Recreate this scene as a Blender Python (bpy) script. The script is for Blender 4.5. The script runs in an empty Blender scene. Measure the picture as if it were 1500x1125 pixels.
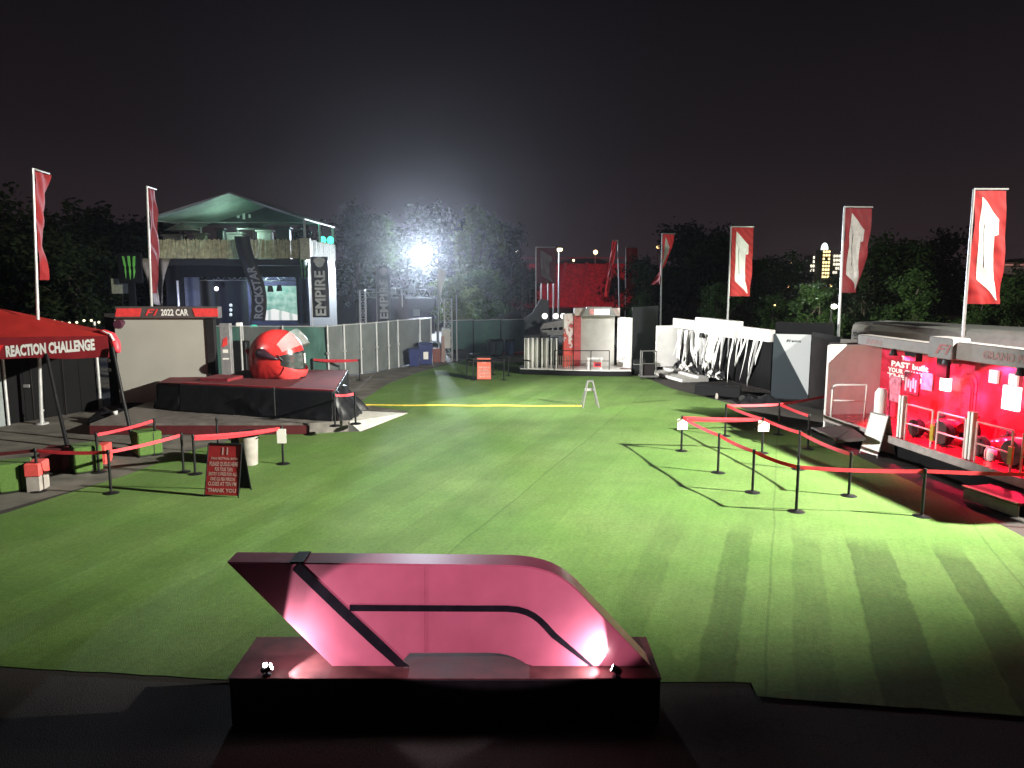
import bpy, math, random
from mathutils import Vector, Matrix
SC = bpy.context.scene
COL = SC.collection
PI = math.pi
R = math.radians
# ------------------------------------------------------------------ camera
CAM_H, FPX = 4.8, 1100.0
PITCH = math.atan(157.5 / FPX)
def ray(px, py):
    a = (px - 750) / FPX; b = (562.5 - py) / FPX
    return Vector((a, math.cos(PITCH) + b * math.sin(PITCH), -math.sin(PITCH) + b * math.cos(PITCH)))
EYE = Vector((0, 0, CAM_H))
def G(px, py, z=0.0):            # point of the site at height z
    d = ray(px, py); return EYE + d * ((z - CAM_H) / d.z)
def P(px, py, Y):                # point of the site at distance Y
    d = ray(px, py); return EYE + d * (Y / d.y)
cam = bpy.data.cameras.new('camera'); camo = bpy.data.objects.new('camera', cam); COL.objects.link(camo)
camo.location = EYE; camo.rotation_euler = (PI / 2 - PITCH, 0, 0)
cam.sensor_width = 36; cam.lens = 36 * FPX / 1500; cam.clip_end = 2000; cam.clip_start = 0.1
SC.camera = camo
SC.view_settings.view_transform = 'Standard'; SC.view_settings.look = 'None'
SC.view_settings.gamma = 1; SC.view_settings.exposure = 0

# ------------------------------------------------------------------ materials
MATS = {}
def lin(c): return tuple(((x / 12.92) if x <= .04045 else ((x + .055) / 1.055) ** 2.4) for x in c)
def mk(name, col, rough=.6, metal=0.0, nz=.18, scale=6.0, bump=0.0, bscale=40.0, trans=0.0, spec=.5, coat=0.0):
    m = bpy.data.materials.new(name); m.use_nodes = True; nt = m.node_tree; N = nt.nodes; L = nt.links
    b = N['Principled BSDF']; b.inputs['Roughness'].default_value = rough; b.inputs['Metallic'].default_value = metal
    b.inputs['Specular IOR Level'].default_value = spec
    b.inputs['Coat Weight'].default_value = coat
    tc = N.new('ShaderNodeTexCoord')
    n = N.new('ShaderNodeTexNoise'); n.inputs['Scale'].default_value = scale; n.inputs['Detail'].default_value = 5
    L.new(tc.outputs['Object'], n.inputs['Vector'])
    r = N.new('ShaderNodeValToRGB'); c = col
    r.color_ramp.elements[0].position = .3; r.color_ramp.elements[1].position = .72
    r.color_ramp.elements[0].color = (c[0] * (1 - nz), c[1] * (1 - nz), c[2] * (1 - nz), 1)
    r.color_ramp.elements[1].color = (min(1, c[0] * (1 + nz)), min(1, c[1] * (1 + nz)), min(1, c[2] * (1 + nz)), 1)
    L.new(n.outputs['Fac'], r.inputs['Fac']); L.new(r.outputs['Color'], b.inputs['Base Color'])
    rr = N.new('ShaderNodeMapRange'); rr.inputs['To Min'].default_value = max(.05, rough - .12); rr.inputs['To Max'].default_value = min(1, rough + .12)
    L.new(n.outputs['Fac'], rr.inputs['Value']); L.new(rr.outputs['Result'], b.inputs['Roughness'])
    if bump:
        n2 = N.new('ShaderNodeTexNoise'); n2.inputs['Scale'].default_value = bscale; n2.inputs['Detail'].default_value = 4
        L.new(tc.outputs['Object'], n2.inputs['Vector'])
        bp = N.new('ShaderNodeBump'); bp.inputs['Strength'].default_value = bump; bp.inputs['Distance'].default_value = .02
        L.new(n2.outputs['Fac'], bp.inputs['Height']); L.new(bp.outputs['Normal'], b.inputs['Normal'])
    if trans:
        o = N['Material Output']; t = N.new('ShaderNodeBsdfTranslucent'); L.new(r.outputs['Color'], t.inputs['Color'])
        mx = N.new('ShaderNodeMixShader'); mx.inputs[0].default_value = trans
        L.new(b.outputs[0], mx.inputs[1]); L.new(t.outputs[0], mx.inputs[2]); L.new(mx.outputs[0], o.inputs['Surface'])
    MATS[name] = m; return m
def em(name, col, s):
    m = bpy.data.materials.new(name); m.use_nodes = True; b = m.node_tree.nodes['Principled BSDF']
    b.inputs['Base Color'].default_value = (*[min(.8, x) for x in col], 1); b.inputs['Emission Color'].default_value = (*col, 1)
    b.inputs['Emission Strength'].default_value = s
    MATS[name] = m; return m
black = mk('black_paint', (.008, .008, .009), .5, spec=.25)
blackcloth = mk('black_cloth', (.006, .006, .007), .85, spec=.15, nz=.35, bump=.3, bscale=25)
tarp = mk('black_tarp', (.009, .009, .011), .42, spec=.3, nz=.3, bump=.35, bscale=9)
rubber = mk('rubber', (.012, .012, .012), .7)
darkpanel = mk('dark_panel', (.017, .015, .0155), .9, spec=.08, nz=.25, scale=1.5)
bluepanel = mk('dark_blue_drape', (.03, .036, .055), .7, nz=.4, scale=2)
white = mk('white_paint', (.78, .77, .75), .45, nz=.06, scale=3)
offwhite = mk('offwhite_panel', (.52, .51, .49), .5, nz=.12, scale=2)
steel = mk('white_steel', (.45, .45, .45), .35, .3, nz=.1)
grey = mk('grey_metal', (.30, .30, .30), .45, .4, nz=.15)
red = mk('red_paint', (.50, .025, .035), .4, nz=.12)
redcloth = mk('red_cloth', (.42, .018, .022), .7, nz=.15, trans=.15)
beltred = mk('red_webbing', (.66, .04, .055), .6, nz=.15, trans=.2)
darkred = mk('dark_red_cloth', (.09, .009, .012), .7, nz=.2, trans=.1)
screencl = mk('grey_screen', (.37, .355, .32), .55, nz=.06, scale=1)
fencegrey = mk('grey_mesh', (.088, .098, .096), .8, nz=.22, scale=1.3)
fencegreen = mk('green_mesh', (.048, .12, .10), .8, nz=.25, scale=1.2)
turfbox = mk('turf_cover', (.062, .125, .02), .9, nz=.3, scale=30, bump=.5, bscale=120)
coral = mk('coral_foam', (.62, .075, .065), .6)
bamboo = mk('bamboo', (.40, .36, .20), .7, nz=.4, scale=5)
bluebin = mk('blue_plastic', (.022, .03, .12), .4)
greybin = mk('grey_plastic', (.30, .27, .245), .5)
wood = mk('wet_deck', (.14, .125, .115), .5, nz=.35, scale=3)
bark = mk('bark', (.06, .045, .03), .9, nz=.4)
yellow = mk('yellow_plastic', (.55, .42, .06), .5)
letterwhite = mk('letter_white', (.8, .78, .76), .5, nz=.05)
lettergrey = mk('letter_grey', (.35, .36, .38), .5, nz=.05)
lettergreen = mk('claw_green', (.16, .55, .10), .5, nz=.1)
roofcloth = mk('canopy_cloth', (.42, .47, .44), .6, nz=.18, scale=2, trans=.35)
paper = mk('white_paper', (.8, .76, .72), .6, nz=.05)

# ------------------------------------------------------------------ mesh builder
class MB:
    def __init__(s): s.v = []; s.f = []
    def add(s, vs, fs):
        k = len(s.v); s.v += [Vector(x) for x in vs]; s.f += [[i + k for i in f] for f in fs]; return s
    def box(s, x0, x1, y0, y1, z0, z1):
        return s.add([(x0, y0, z0), (x1, y0, z0), (x1, y1, z0), (x0, y1, z0), (x0, y0, z1), (x1, y0, z1), (x1, y1, z1), (x0, y1, z1)],
                     [(0, 3, 2, 1), (4, 5, 6, 7), (0, 1, 5, 4), (1, 2, 6, 5), (2, 3, 7, 6), (3, 0, 4, 7)])
    def bbox(s, x0, x1, y0, y1, z0, z1, b=.02):    # box with chamfered edges
        vs = []
        for (z, i) in ((z0, b), (z0 + b, 0), (z1 - b, 0), (z1, b)):
            vs += [(x0 + i, y0 + b + i, z), (x0 + b + i, y0 + i, z), (x1 - b - i, y0 + i, z), (x1 - i, y0 + b + i, z),
                   (x1 - i, y1 - b - i, z), (x1 - b - i, y1 - i, z), (x0 + b + i, y1 - i, z), (x0 + i, y1 - b - i, z)]
        fs = [tuple(range(7, -1, -1)), tuple(range(24, 32))]
        for k in range(3):
            for j in range(8): fs.append((k * 8 + j, k * 8 + (j + 1) % 8, k * 8 + 8 + (j + 1) % 8, k * 8 + 8 + j))
        return s.add(vs, fs)
    def slab(s, pts, off):                           # prism from polygon pts (3D) and offset vector
        n = len(pts); off = Vector(off); a = [Vector(p) for p in pts]
        return s.add(a + [p + off for p in a], [tuple(range(n - 1, -1, -1)), tuple(range(n, 2 * n))] + [(i, (i + 1) % n, n + (i + 1) % n, n + i) for i in range(n)])
    def wall(s, a, b, z0, z1, t=.06):               # upright panel between ground points a and b
        a = Vector((a[0], a[1], 0)); b = Vector((b[0], b[1], 0)); d = (b - a).normalized(); n = Vector((-d.y, d.x, 0)) * t
        return s.slab([a + Vector((0, 0, z0)), b + Vector((0, 0, z0)), b + Vector((0, 0, z1)), a + Vector((0, 0, z1))], n)
    def tube(s, pts, rad, n=8, cap=True):
        pts = [Vector(p) for p in pts]; k = len(pts); vs = []; fs = []
        if not isinstance(rad, (list, tuple)): rad = [rad] * k
        for i, p in enumerate(pts):
            t = (pts[min(i + 1, k - 1)] - pts[max(i - 1, 0)]).normalized()
            u = t.cross(Vector((0, 0, 1))) if abs(t.z) < .95 else t.cross(Vector((1, 0, 0)))
            u.normalize(); w = t.cross(u)
            for j in range(n):
                a = 2 * PI * j / n; vs.append(p + (u * math.cos(a) + w * math.sin(a)) * rad[i])
        for i in range(k - 1):
            for j in range(n): fs.append((i * n + j, i * n + (j + 1) % n, (i + 1) * n + (j + 1) % n, (i + 1) * n + j))
        if cap: fs += [tuple(range(n - 1, -1, -1)), tuple(range((k - 1) * n, k * n))]
        return s.add(vs, fs)
    def lathe(s, prof, n=20, c=(0, 0, 0), axis='z'):  # prof = (radius, height) list
        c = Vector(c); vs = []; k = len(prof)
        for (r, h) in prof:
            for j in range(n):
                a = 2 * PI * j / n; x, y = r * math.cos(a), r * math.sin(a)
                vs.append(c + (Vector((x, y, h)) if axis == 'z' else Vector((x, h, y)) if axis == 'y' else Vector((h, x, y))))
        fs = [(i * n + j, i * n + (j + 1) % n, (i + 1) * n + (j + 1) % n, (i + 1) * n + j) for i in range(k - 1) for j in range(n)]
        fs += [tuple(range(n - 1, -1, -1)), tuple(range((k - 1) * n, k * n))]
        return s.add(vs, fs)
    def ball(s, c, r, n=14, m=9):
        pr = [(max(1e-4, math.sin(PI * i / m)), -math.cos(PI * i / m)) for i in range(m + 1)]
        if not isinstance(r, (tuple, list)): r = (r, r, r)
        k = len(s.v); s.lathe(pr, n)
        for i in range(k, len(s.v)): v = s.v[i]; s.v[i] = Vector((c[0] + v.x * r[0], c[1] + v.y * r[1], c[2] + v.z * r[2]))
        return s
    def grid(s, fn, nu, nv, thick=None):             # fn(u,v)->point ; optional thickness vector
        vs = [Vector(fn(i / nu, j / nv)) for j in range(nv + 1) for i in range(nu + 1)]
        fs = [(j * (nu + 1) + i, j * (nu + 1) + i + 1, (j + 1) * (nu + 1) + i + 1, (j + 1) * (nu + 1) + i) for j in range(nv) for i in range(nu)]
        s.add(vs, fs)
        if thick is not None:
            t = Vector(thick); s.add([v + t for v in vs], [tuple(reversed(f)) for f in fs])
            k = len(s.v); n = len(vs)
            loop = list(range(nu + 1)) + [j * (nu + 1) + nu for j in range(1, nv + 1)] + [nv * (nu + 1) + i for i in range(nu - 1, -1, -1)] + [j * (nu + 1) for j in range(nv - 1, 0, -1)]
            b0 = k - 2 * n
            for a in range(len(loop)):
                p, q = loop[a], loop[(a + 1) % len(loop)]; s.f.append([b0 + q, b0 + p, b0 + n + p, b0 + n + q])
        return s
    def build(s, name, mat, parent=None, local=False, smooth=False):
        me = bpy.data.meshes.new(name)
        vs = s.v
        if parent is not None and not local:
            M = (Matrix.Translation(parent_loc(parent)) @ Matrix.Rotation(parent_rot(parent), 4, 'Z')).inverted()
            vs = [M @ v for v in vs]
        me.from_pydata([tuple(v) for v in vs], [], [tuple(f) for f in s.f]); me.update()
        if mat: me.materials.append(mat)
        if smooth:
            for p in me.polygons: p.use_smooth = True
            if smooth == 'auto':
                me.set_sharp_from_angle(angle=R(35))
        o = bpy.data.objects.new(name, me); COL.objects.link(o)
        if parent is not None: o.parent = parent
        return o
def parent_loc(o):
    r = o
    while r.parent: r = r.parent
    return r.location
def parent_rot(o):
    r = o
    while r.parent: r = r.parent
    return r.rotation_euler.z
def tag(o, label=None, cat=None, group=None, kind=None):
    if label: o['label'] = label
    if cat: o['category'] = cat
    if group: o['group'] = group
    if kind: o['kind'] = kind
    return o
def thing(name, label, cat, loc=(0, 0, 0), rotz=0.0, group=None):
    o = bpy.data.objects.new(name, None); COL.objects.link(o); o.empty_display_size = .2
    o.location = loc; o.rotation_euler = (0, 0, rotz); return tag(o, label, cat, group)
def dup(o, loc=None, rotz=None, label=None, parent=None, group=None, scale=None):
    c = o.copy(); COL.objects.link(c); c.parent = parent
    if loc is not None: c.location = loc
    if rotz is not None: c.rotation_euler = (0, 0, rotz)
    if scale is not None: c.scale = scale
    if label: c['label'] = label
    if group: c['group'] = group
    for ch in [x for x in o.children if not x.get('own')]: dup(ch, parent=c)
    return c
_tc = {}
def text(mb, s, o, ex, ez, w, h, off=.012, bold=.03):   # lettering laid on plane (o, ex, ez), width w, height h, given off its surface
    if s not in _tc:
        cu = bpy.data.curves.new('t', 'FONT'); cu.body = s; cu.size = 1; cu.offset = bold; cu.extrude = .0; cu.resolution_u = 2
        ob = bpy.data.objects.new('t', cu); COL.objects.link(ob)
        bpy.context.view_layer.update(); dg = bpy.context.evaluated_depsgraph_get()
        me = bpy.data.meshes.new_from_object(ob.evaluated_get(dg))
        vs = [v.co.copy() for v in me.vertices]; fs = [tuple(p.vertices) for p in me.polygons]
        x0 = min(v.x for v in vs); x1 = max(v.x for v in vs); y0 = min(v.y for v in vs); y1 = max(v.y for v in vs)
        _tc[s] = ([((v.x - x0) / (x1 - x0), (v.y - y0) / (y1 - y0)) for v in vs], fs)
        bpy.data.objects.remove(ob); bpy.data.curves.remove(cu); bpy.data.meshes.remove(me)
    uv, fs = _tc[s]; o = Vector(o); ex = Vector(ex).normalized(); ez = Vector(ez).normalized(); n = ex.cross(ez)
    return mb.add([o + ex * (u * w) + ez * (v * h) + n * off for u, v in uv], fs)
def poly(mb, pts, o, ex, ez, w, h, off=.012, t=.006):   # flat mark with a little thickness on plane
    o = Vector(o); ex = Vector(ex).normalized(); ez = Vector(ez).normalized(); n = ex.cross(ez)
    return mb.slab([o + ex * (u * w) + ez * (v * h) + n * off for u, v in pts], n * t)
F_MARK = [[(0, 0), (.16, 0), (.30, .40), (.60, .44), (.66, .60), (.40, .60), (.34, .55), (.40, .78), (.80, .80), (.86, 1), (.36, 1), (.24, .88)],
          [(.66, 0), (.80, 0), (1.12, 1), (.98, 1)]]
CLAW = [[(.02, 1), (.16, .97), (.26, .55), (.22, .5), (.25, .28), (.2, .0), (.14, .35), (.17, .5), (.1, .6)],
        [(.40, 1), (.58, 1), (.60, .6), (.55, .5), (.60, .3), (.5, -.05), (.45, .3), (.48, .5), (.42, .6)],
        [(.80, .97), (.97, 1), (.92, .6), (.86, .5), (.9, .3), (.76, .0), (.76, .3), (.8, .5), (.74, .55)]]
rnd = random.Random(7)

# ------------------------------------------------------------------ world, air
w = bpy.data.worlds.new('World'); SC.world = w; w.use_nodes = True
nt = w.node_tree; bg = nt.nodes['Background']
tc = nt.nodes.new('ShaderNodeTexCoord'); sx = nt.nodes.new('ShaderNodeSeparateXYZ'); nt.links.new(tc.outputs['Generated'], sx.inputs[0])
cr = nt.nodes.new('ShaderNodeValToRGB'); e = cr.color_ramp.elements
e[0].position = 0.0; e[0].color = (.027, .0175, .0205, 1)
e[1].position = .42; e[1].color = (.0032, .0029, .0038, 1)
x = cr.color_ramp.elements.new(.16); x.color = (.0115, .0085, .0105, 1)
nt.links.new(sx.outputs['Z'], cr.inputs['Fac'])
nt.links.new(cr.outputs['Color'], bg.inputs['Color']); bg.inputs['Strength'].default_value = 1.0
HAZE = True
if HAZE:
    hz = MB().box(-160, 260, -30, 420, -1, 60).build('haze', None); tag(hz, kind='stuff')
    m = bpy.data.materials.new('haze_air'); m.use_nodes = True; nt = m.node_tree; nt.nodes.clear()
    o = nt.nodes.new('ShaderNodeOutputMaterial'); v = nt.nodes.new('ShaderNodeVolumePrincipled')
    v.inputs['Color'].default_value = (.9, .92, 1, 1); v.inputs['Density'].default_value = .00034; v.inputs['Anisotropy'].default_value = .90
    nt.links.new(v.outputs[0], o.inputs['Volume']); hz.data.materials.append(m)
SC.cycles.volume_bounces = 0; SC.cycles.max_bounces = 6; SC.cycles.volume_max_steps = 64
SC.cycles.sample_clamp_indirect = 6
SC.cycles.use_denoising = True

# ------------------------------------------------------------------ lamps
def spot(loc, aim, power, size, blend, col, rad=.3, name='lamp_light', parent=None):
    l = bpy.data.lights.new(name, 'SPOT'); l.energy = power; l.spot_size = R(size); l.spot_blend = blend; l.color = col; l.shadow_soft_size = rad
    o = bpy.data.objects.new(name, l); COL.objects.link(o); o.location = loc
    o.rotation_euler = (Vector(aim) - Vector(loc)).to_track_quat('-Z', 'Y').to_euler(); return o
def point(loc, power, col, rad=.1, name='lamp_light'):
    l = bpy.data.lights.new(name, 'POINT'); l.energy = power; l.color = col; l.shadow_soft_size = rad
    o = bpy.data.objects.new(name, l); COL.objects.link(o); o.location = loc; return o
WARM = (1.0, .98, .86)
spot((20.5, 11.3, 10.6), (-1.2, 21.2, 0), 138000, 65, .9, WARM, .22)
spot((20.6, 11.6, 10.9), (14.6, 24.5, 5.8), 25000, 44, 1.0, WARM, .22)  # unseen extra head, added to brighten the nearest right flag
spot((-24, 14.5, 9.6), (9.6, 33.5, 1.4), 165000, 22, .6, (1, .98, .93), .22)
spot((-24, 14.3, 9.9), (11.0, 20.3, 1.9), 80000, 15, .7, (1, .98, .93), .22)  # unseen second left head, added to light the white stage end wall

# ------------------------------------------------------------------ ground
def sheet(name, pts, z, mat, t=None):
    mb = MB()
    if t: mb.slab([(p[0], p[1], z - t) for p in pts], (0, 0, t))
    else: mb.add([(p[0], p[1], z) for p in pts], [tuple(range(len(pts)))])
    o = mb.build(name, mat); tag(o, kind='structure'); return o
def ground_mat():
    m = mk('tarmac', (.055, .050, .047), .9, spec=.15, nz=.3, scale=.35, bump=.5, bscale=60)
    nt = m.node_tree; N = nt.nodes; L = nt.links; b = N['Principled BSDF']
    base = b.inputs['Base Color'].links[0].from_socket; tc = [n for n in N if n.type == 'TEX_COORD'][0]
    n = N.new('ShaderNodeTexNoise'); n.inputs['Scale'].default_value = 55; n.inputs['Detail'].default_value = 3; L.new(tc.outputs['Object'], n.inputs['Vector'])
    r = N.new('ShaderNodeMapRange'); r.inputs['From Min'].default_value = .35; r.inputs['From Max'].default_value = .65; r.inputs['To Min'].default_value = .62; r.inputs['To Max'].default_value = 1.25
    L.new(n.outputs['Fac'], r.inputs['Value'])
    mx = N.new('ShaderNodeMix'); mx.data_type = 'RGBA'; mx.blend_type = 'MULTIPLY'; mx.inputs['Factor'].default_value = 1
    L.new(base, mx.inputs[6]); L.new(r.outputs['Result'], mx.inputs[7])
    v = N.new('ShaderNodeTexVoronoi'); v.feature = 'DISTANCE_TO_EDGE'; v.inputs['Scale'].default_value = .35; v.inputs['Randomness'].default_value = 1
    n3 = N.new('ShaderNodeTexNoise'); n3.inputs['Scale'].default_value = 2.5; L.new(tc.outputs['Object'], n3.inputs['Vector'])
    va = N.new('ShaderNodeVectorMath'); va.operation = 'ADD'; L.new(tc.outputs['Object'], va.inputs[0]); L.new(n3.outputs['Color'], va.inputs[1])
    L.new(va.outputs[0], v.inputs['Vector'])
    cr = N.new('ShaderNodeMapRange'); cr.inputs['From Max'].default_value = .012; cr.inputs['To Min'].default_value = .8; L.new(v.outputs['Distance'], cr.inputs['Value'])
    m2 = N.new('ShaderNodeMix'); m2.data_type = 'RGBA'; m2.blend_type = 'MULTIPLY'; m2.inputs['Factor'].default_value = 1
    L.new(mx.outputs[2], m2.inputs[6]); L.new(cr.outputs['Result'], m2.inputs[7]); L.new(m2.outputs[2], b.inputs['Base Color'])
    return m
sheet('ground', [(-700, -40), (700, -40), (700, 1300), (-700, 1300)], 0, ground_mat())
pav = mk('pavement', (.125, .115, .10), .85, spec=.2, nz=.4, scale=1.3, bump=.5, bscale=50)
sheet('pavement', [(-40, 12.0), (-11.5, 12.9), (-9.5, 17.5), (-8.9, 20.4), (-7.5, 22.4), (-4.5, 22.8), (-3.2, 26.4), (-5.2, 28.2), (-4.6, 38), (-3.0, 43.8), (3.2, 44.5), (3.2, 49), (-40, 49)], .005, pav)
TA = R(19.8)
def lawn_mat():
    m = bpy.data.materials.new('turf'); m.use_nodes = True; nt = m.node_tree; N = nt.nodes; L = nt.links; b = N['Principled BSDF']
    b.inputs['Roughness'].default_value = .85; b.inputs['Specular IOR Level'].default_value = .2
    tc = N.new('ShaderNodeTexCoord'); mp = N.new('ShaderNodeMapping'); mp.inputs['Rotation'].default_value = (0, 0, TA); L.new(tc.outputs['Object'], mp.inputs[0])
    s = N.new('ShaderNodeSeparateXYZ'); L.new(mp.outputs[0], s.inputs[0])   # x = u across the rolls, y = v along them
    def math_(op, a, bb=None, c=None):
        n = N.new('ShaderNodeMath'); n.operation = op
        for i, x in enumerate((a, bb, c)):
            if x is None: continue
            if isinstance(x, (int, float)): n.inputs[i].default_value = x
            else: L.new(x, n.inputs[i])
        return n.outputs[0]
    def noise(scale, detail=3, vec=None, rough=.5):
        n = N.new('ShaderNodeTexNoise'); n.inputs['Scale'].default_value = scale; n.inputs['Detail'].default_value = detail; n.inputs['Roughness'].default_value = rough
        L.new(vec or tc.outputs['Object'], n.inputs['Vector']); return n.outputs['Fac']
    wob = math_('MULTIPLY', math_('SUBTRACT', noise(.35), .5), .22)
    u = math_('ADD', s.outputs['X'], wob); v = s.outputs['Y']
    # rolls: every 0.66 m a slightly different lay of the pile
    wn = N.new('ShaderNodeTexWhiteNoise'); wn.noise_dimensions = '1D'; L.new(math_('FLOOR', math_('DIVIDE', math_('SUBTRACT', u, 1.34), .665)), wn.inputs['W'])
    val = math_('ADD', math_('MULTIPLY', wn.outputs['Value'], .16), .92)
    fade = N.new('ShaderNodeMapRange'); fade.inputs['From Min'].default_value = 13.9; fade.inputs['From Max'].default_value = 15.2
    fade.inputs['To Min'].default_value = 1; fade.inputs['To Max'].default_value = 0; fade.interpolation_type = 'SMOOTHSTEP'
    L.new(math_('ADD', v, math_('MULTIPLY', math_('SUBTRACT', noise(.9), .5), 1.2)), fade.inputs['Value'])
    rag = math_('MULTIPLY', math_('SUBTRACT', noise(3.5, 4), .5), .10)
    ur = math_('ADD', u, rag)
    tot = val
    for (a, c, k) in ((1.30, 1.99, .42), (2.69, 3.20, .42), (-.80, -.34, .30), (.36, .84, .20), (4.05, 4.6, .35), (-2.1, -1.6, .14)):
        band = N.new('ShaderNodeMapRange'); band.inputs['From Min'].default_value = (c - a) / 2 - .02; band.inputs['From Max'].default_value = (c - a) / 2 + .02
        band.inputs['To Min'].default_value = 1; band.inputs['To Max'].default_value = 0
        L.new(math_('ABSOLUTE', math_('SUBTRACT', ur, (a + c) / 2)), band.inputs['Value'])
        tot = math_('MULTIPLY', tot, math_('SUBTRACT', 1, math_('MULTIPLY', math_('MULTIPLY', band.outputs['Result'], k), fade.outputs['Result'])))
    # seams between wide rolls
    for su in (-5.3, .02, 3.70):
        sm = N.new('ShaderNodeMapRange'); sm.inputs['From Min'].default_value = .008; sm.inputs['From Max'].default_value = .03; sm.inputs['To Min'].default_value = .74; sm.inputs['To Max'].default_value = 1
        L.new(math_('ABSOLUTE', math_('SUBTRACT', u, su)), sm.inputs['Value']); tot = math_('MULTIPLY', tot, sm.outputs['Result'])
    blot = math_('ADD', math_('MULTIPLY', noise(.55, 6, rough=.68), .8), .6)
    # streaks along and across the rolls, fibre grain
    st = N.new('ShaderNodeMapping'); st.inputs['Scale'].default_value = (6, .6, 1); L.new(mp.outputs[0], st.inputs[0])
    streak = math_('ADD', math_('MULTIPLY', noise(1.6, 4, st.outputs[0]), .28), .86)
    fine = math_('ADD', math_('MULTIPLY', noise(60, 3, rough=.7), .7), .65)
    mid = math_('ADD', math_('MULTIPLY', noise(14, 5, rough=.72), 1.0), .5)
    for q in (blot, streak, fine, mid): tot = math_('MULTIPLY', tot, q)
    hue = N.new('ShaderNodeValToRGB'); hue.color_ramp.elements[0].color = (.089, .174, .038, 1); hue.color_ramp.elements[1].color = (.120, .195, .056, 1)
    hue.color_ramp.elements[0].position = .35; hue.color_ramp.elements[1].position = .68
    L.new(noise(.4, 4), hue.inputs['Fac'])
    mx = N.new('ShaderNodeMix'); mx.data_type = 'RGBA'; mx.blend_type = 'MULTIPLY'; mx.inputs['Factor'].default_value = 1
    L.new(hue.outputs['Color'], mx.inputs[6]); L.new(tot, mx.inputs[7]); L.new(mx.outputs[2], b.inputs['Base Color'])
    bp = N.new('ShaderNodeBump'); bp.inputs['Strength'].default_value = .6; bp.inputs['Distance'].default_value = .02; L.new(noise(110, 2), bp.inputs['Height']); L.new(bp.outputs['Normal'], b.inputs['Normal'])
    return m
def ragged(pts, step=.25, amp=.012, seed=3):
    r = random.Random(seed); out = []
    n = len(pts)
    for i in range(n):
        a = Vector(pts[i]).to_2d(); b = Vector(pts[(i + 1) % n]).to_2d(); k = max(1, int((b - a).length / step))
        for j in range(k):
            q = a.lerp(b, j / k); out.append((q.x + r.uniform(-amp, amp), q.y + r.uniform(-amp, amp)))
    return out
lawn = [(-13.5, 9.1), (-6.35, 8.72), (-3.38, 8.42), (2.86, 8.36), (2.82, 8.05), (5.64, 7.67), (13, 6.9), (13, 12.2), (9.5, 13.3), (9.56, 14.7), (9.36, 18.2), (9.25, 21.8),
        (8.26, 28.4), (6.9, 32), (6.3, 36.2), (3.5, 37.5), (.8, 44), (-2.4, 44.2), (-4.3, 39), (-4.75, 37.4), (-5.6, 33.5), (-5.9, 28.2), (-3.7, 26.5), (-4.6, 23.0), (-6.2, 22.75), (-7.9, 22.4),
        (-8.9, 20.4), (-9.4, 17.8), (-10.4, 14.7), (-12.2, 12.8)]
sheet('lawn', ragged(lawn), .012, lawn_mat())
beige = mk('beige_floor', (.42, .34, .29), .7, nz=.15)  # pale beige carries the light that falls on this ground
sheet('path', [tuple(G(684, 531).xy), tuple(G(766, 531).xy), tuple(G(768, 521).xy), tuple(G(700, 521).xy)], .02, beige)
sheet('carpet', [tuple(G(716, 520.5).xy), tuple(G(790, 520.5).xy), tuple(G(790, 514.5).xy), tuple(G(720, 514.5).xy)], .03, red)
sheet('hills', [(-300, 300), (500, 300), (520, 330), (-320, 330)], 0, mk('far_trees', (.01, .012, .008), 1))
hl = MB(); hp = []
for i in range(120):
    x = -300 + i * 7; hp.append((x, 310, 9.5 + 2.0 * math.sin(i * .7) + rnd.uniform(-1, 1.2)))
hl.slab([(-300, 310, -1)] + hp + [(534, 310, -1)], (0, 12, 0)); bpy.data.objects.remove(bpy.data.objects['hills'])
tag(hl.build('hills', MATS['far_trees']), kind='structure')

# ------------------------------------------------------------------ sculpture on its plinth
sred = mk('sculpture_red', (.50, .14, .21), .38, nz=.10, scale=2.5, coat=.15)
pl_top = mk('plinth_top', (.13, .055, .055), .6, spec=.2, nz=.35, scale=4)
pf = G(335, 993, .55); Yp = pf.y
plinth = thing('plinth', 'low wide black plinth with dull red top at the near edge of the turf', 'plinth', (0, Yp + .45, 0))
MB().bbox(pf.x, G(968, 993, .55).x, Yp, Yp + .92, 0, .535, .015).build('body', black, plinth)
MB().bbox(pf.x - .01, G(968, 993, .55).x + .01, Yp - .01, Yp + .93, .535, .55, .004).build('top', pl_top, plinth)
Yf = Yp + .23
def bez(a, b, c, d, n=8):
    out = []
    for i in range(1, n + 1):
        t = i / n; s = 1 - t; out.append(tuple(s ** 3 * a[k] + 3 * s * s * t * b[k] + 3 * s * t * t * c[k] + t ** 3 * d[k] for k in (0, 1)))
    return out
out = [(332, 824), (560, 826), (742, 828)] + bez((742, 828), (800, 829), (826, 842), (856, 874)) + [(953, 988.5), (800, 988.5)] + bez((800, 988.5), (770, 978), (760, 957), (715, 957)) + [(600, 957.5), (584, 988.5), (487, 988.5)]
zb = .553
def SP(px, py, Y=None):
    q = P(px, py, Y or Yf); return Vector((q.x, q.y, max(zb, q.z)))
sc = thing('logo_sculpture', 'pink red slanted emblem sculpture with black stripes on a black plinth', 'sculpture', (0, Yf, zb))
pts = [SP(*q) for q in out]
body = MB()
fo = bpy.data.meshes.new('x')
import bmesh
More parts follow.
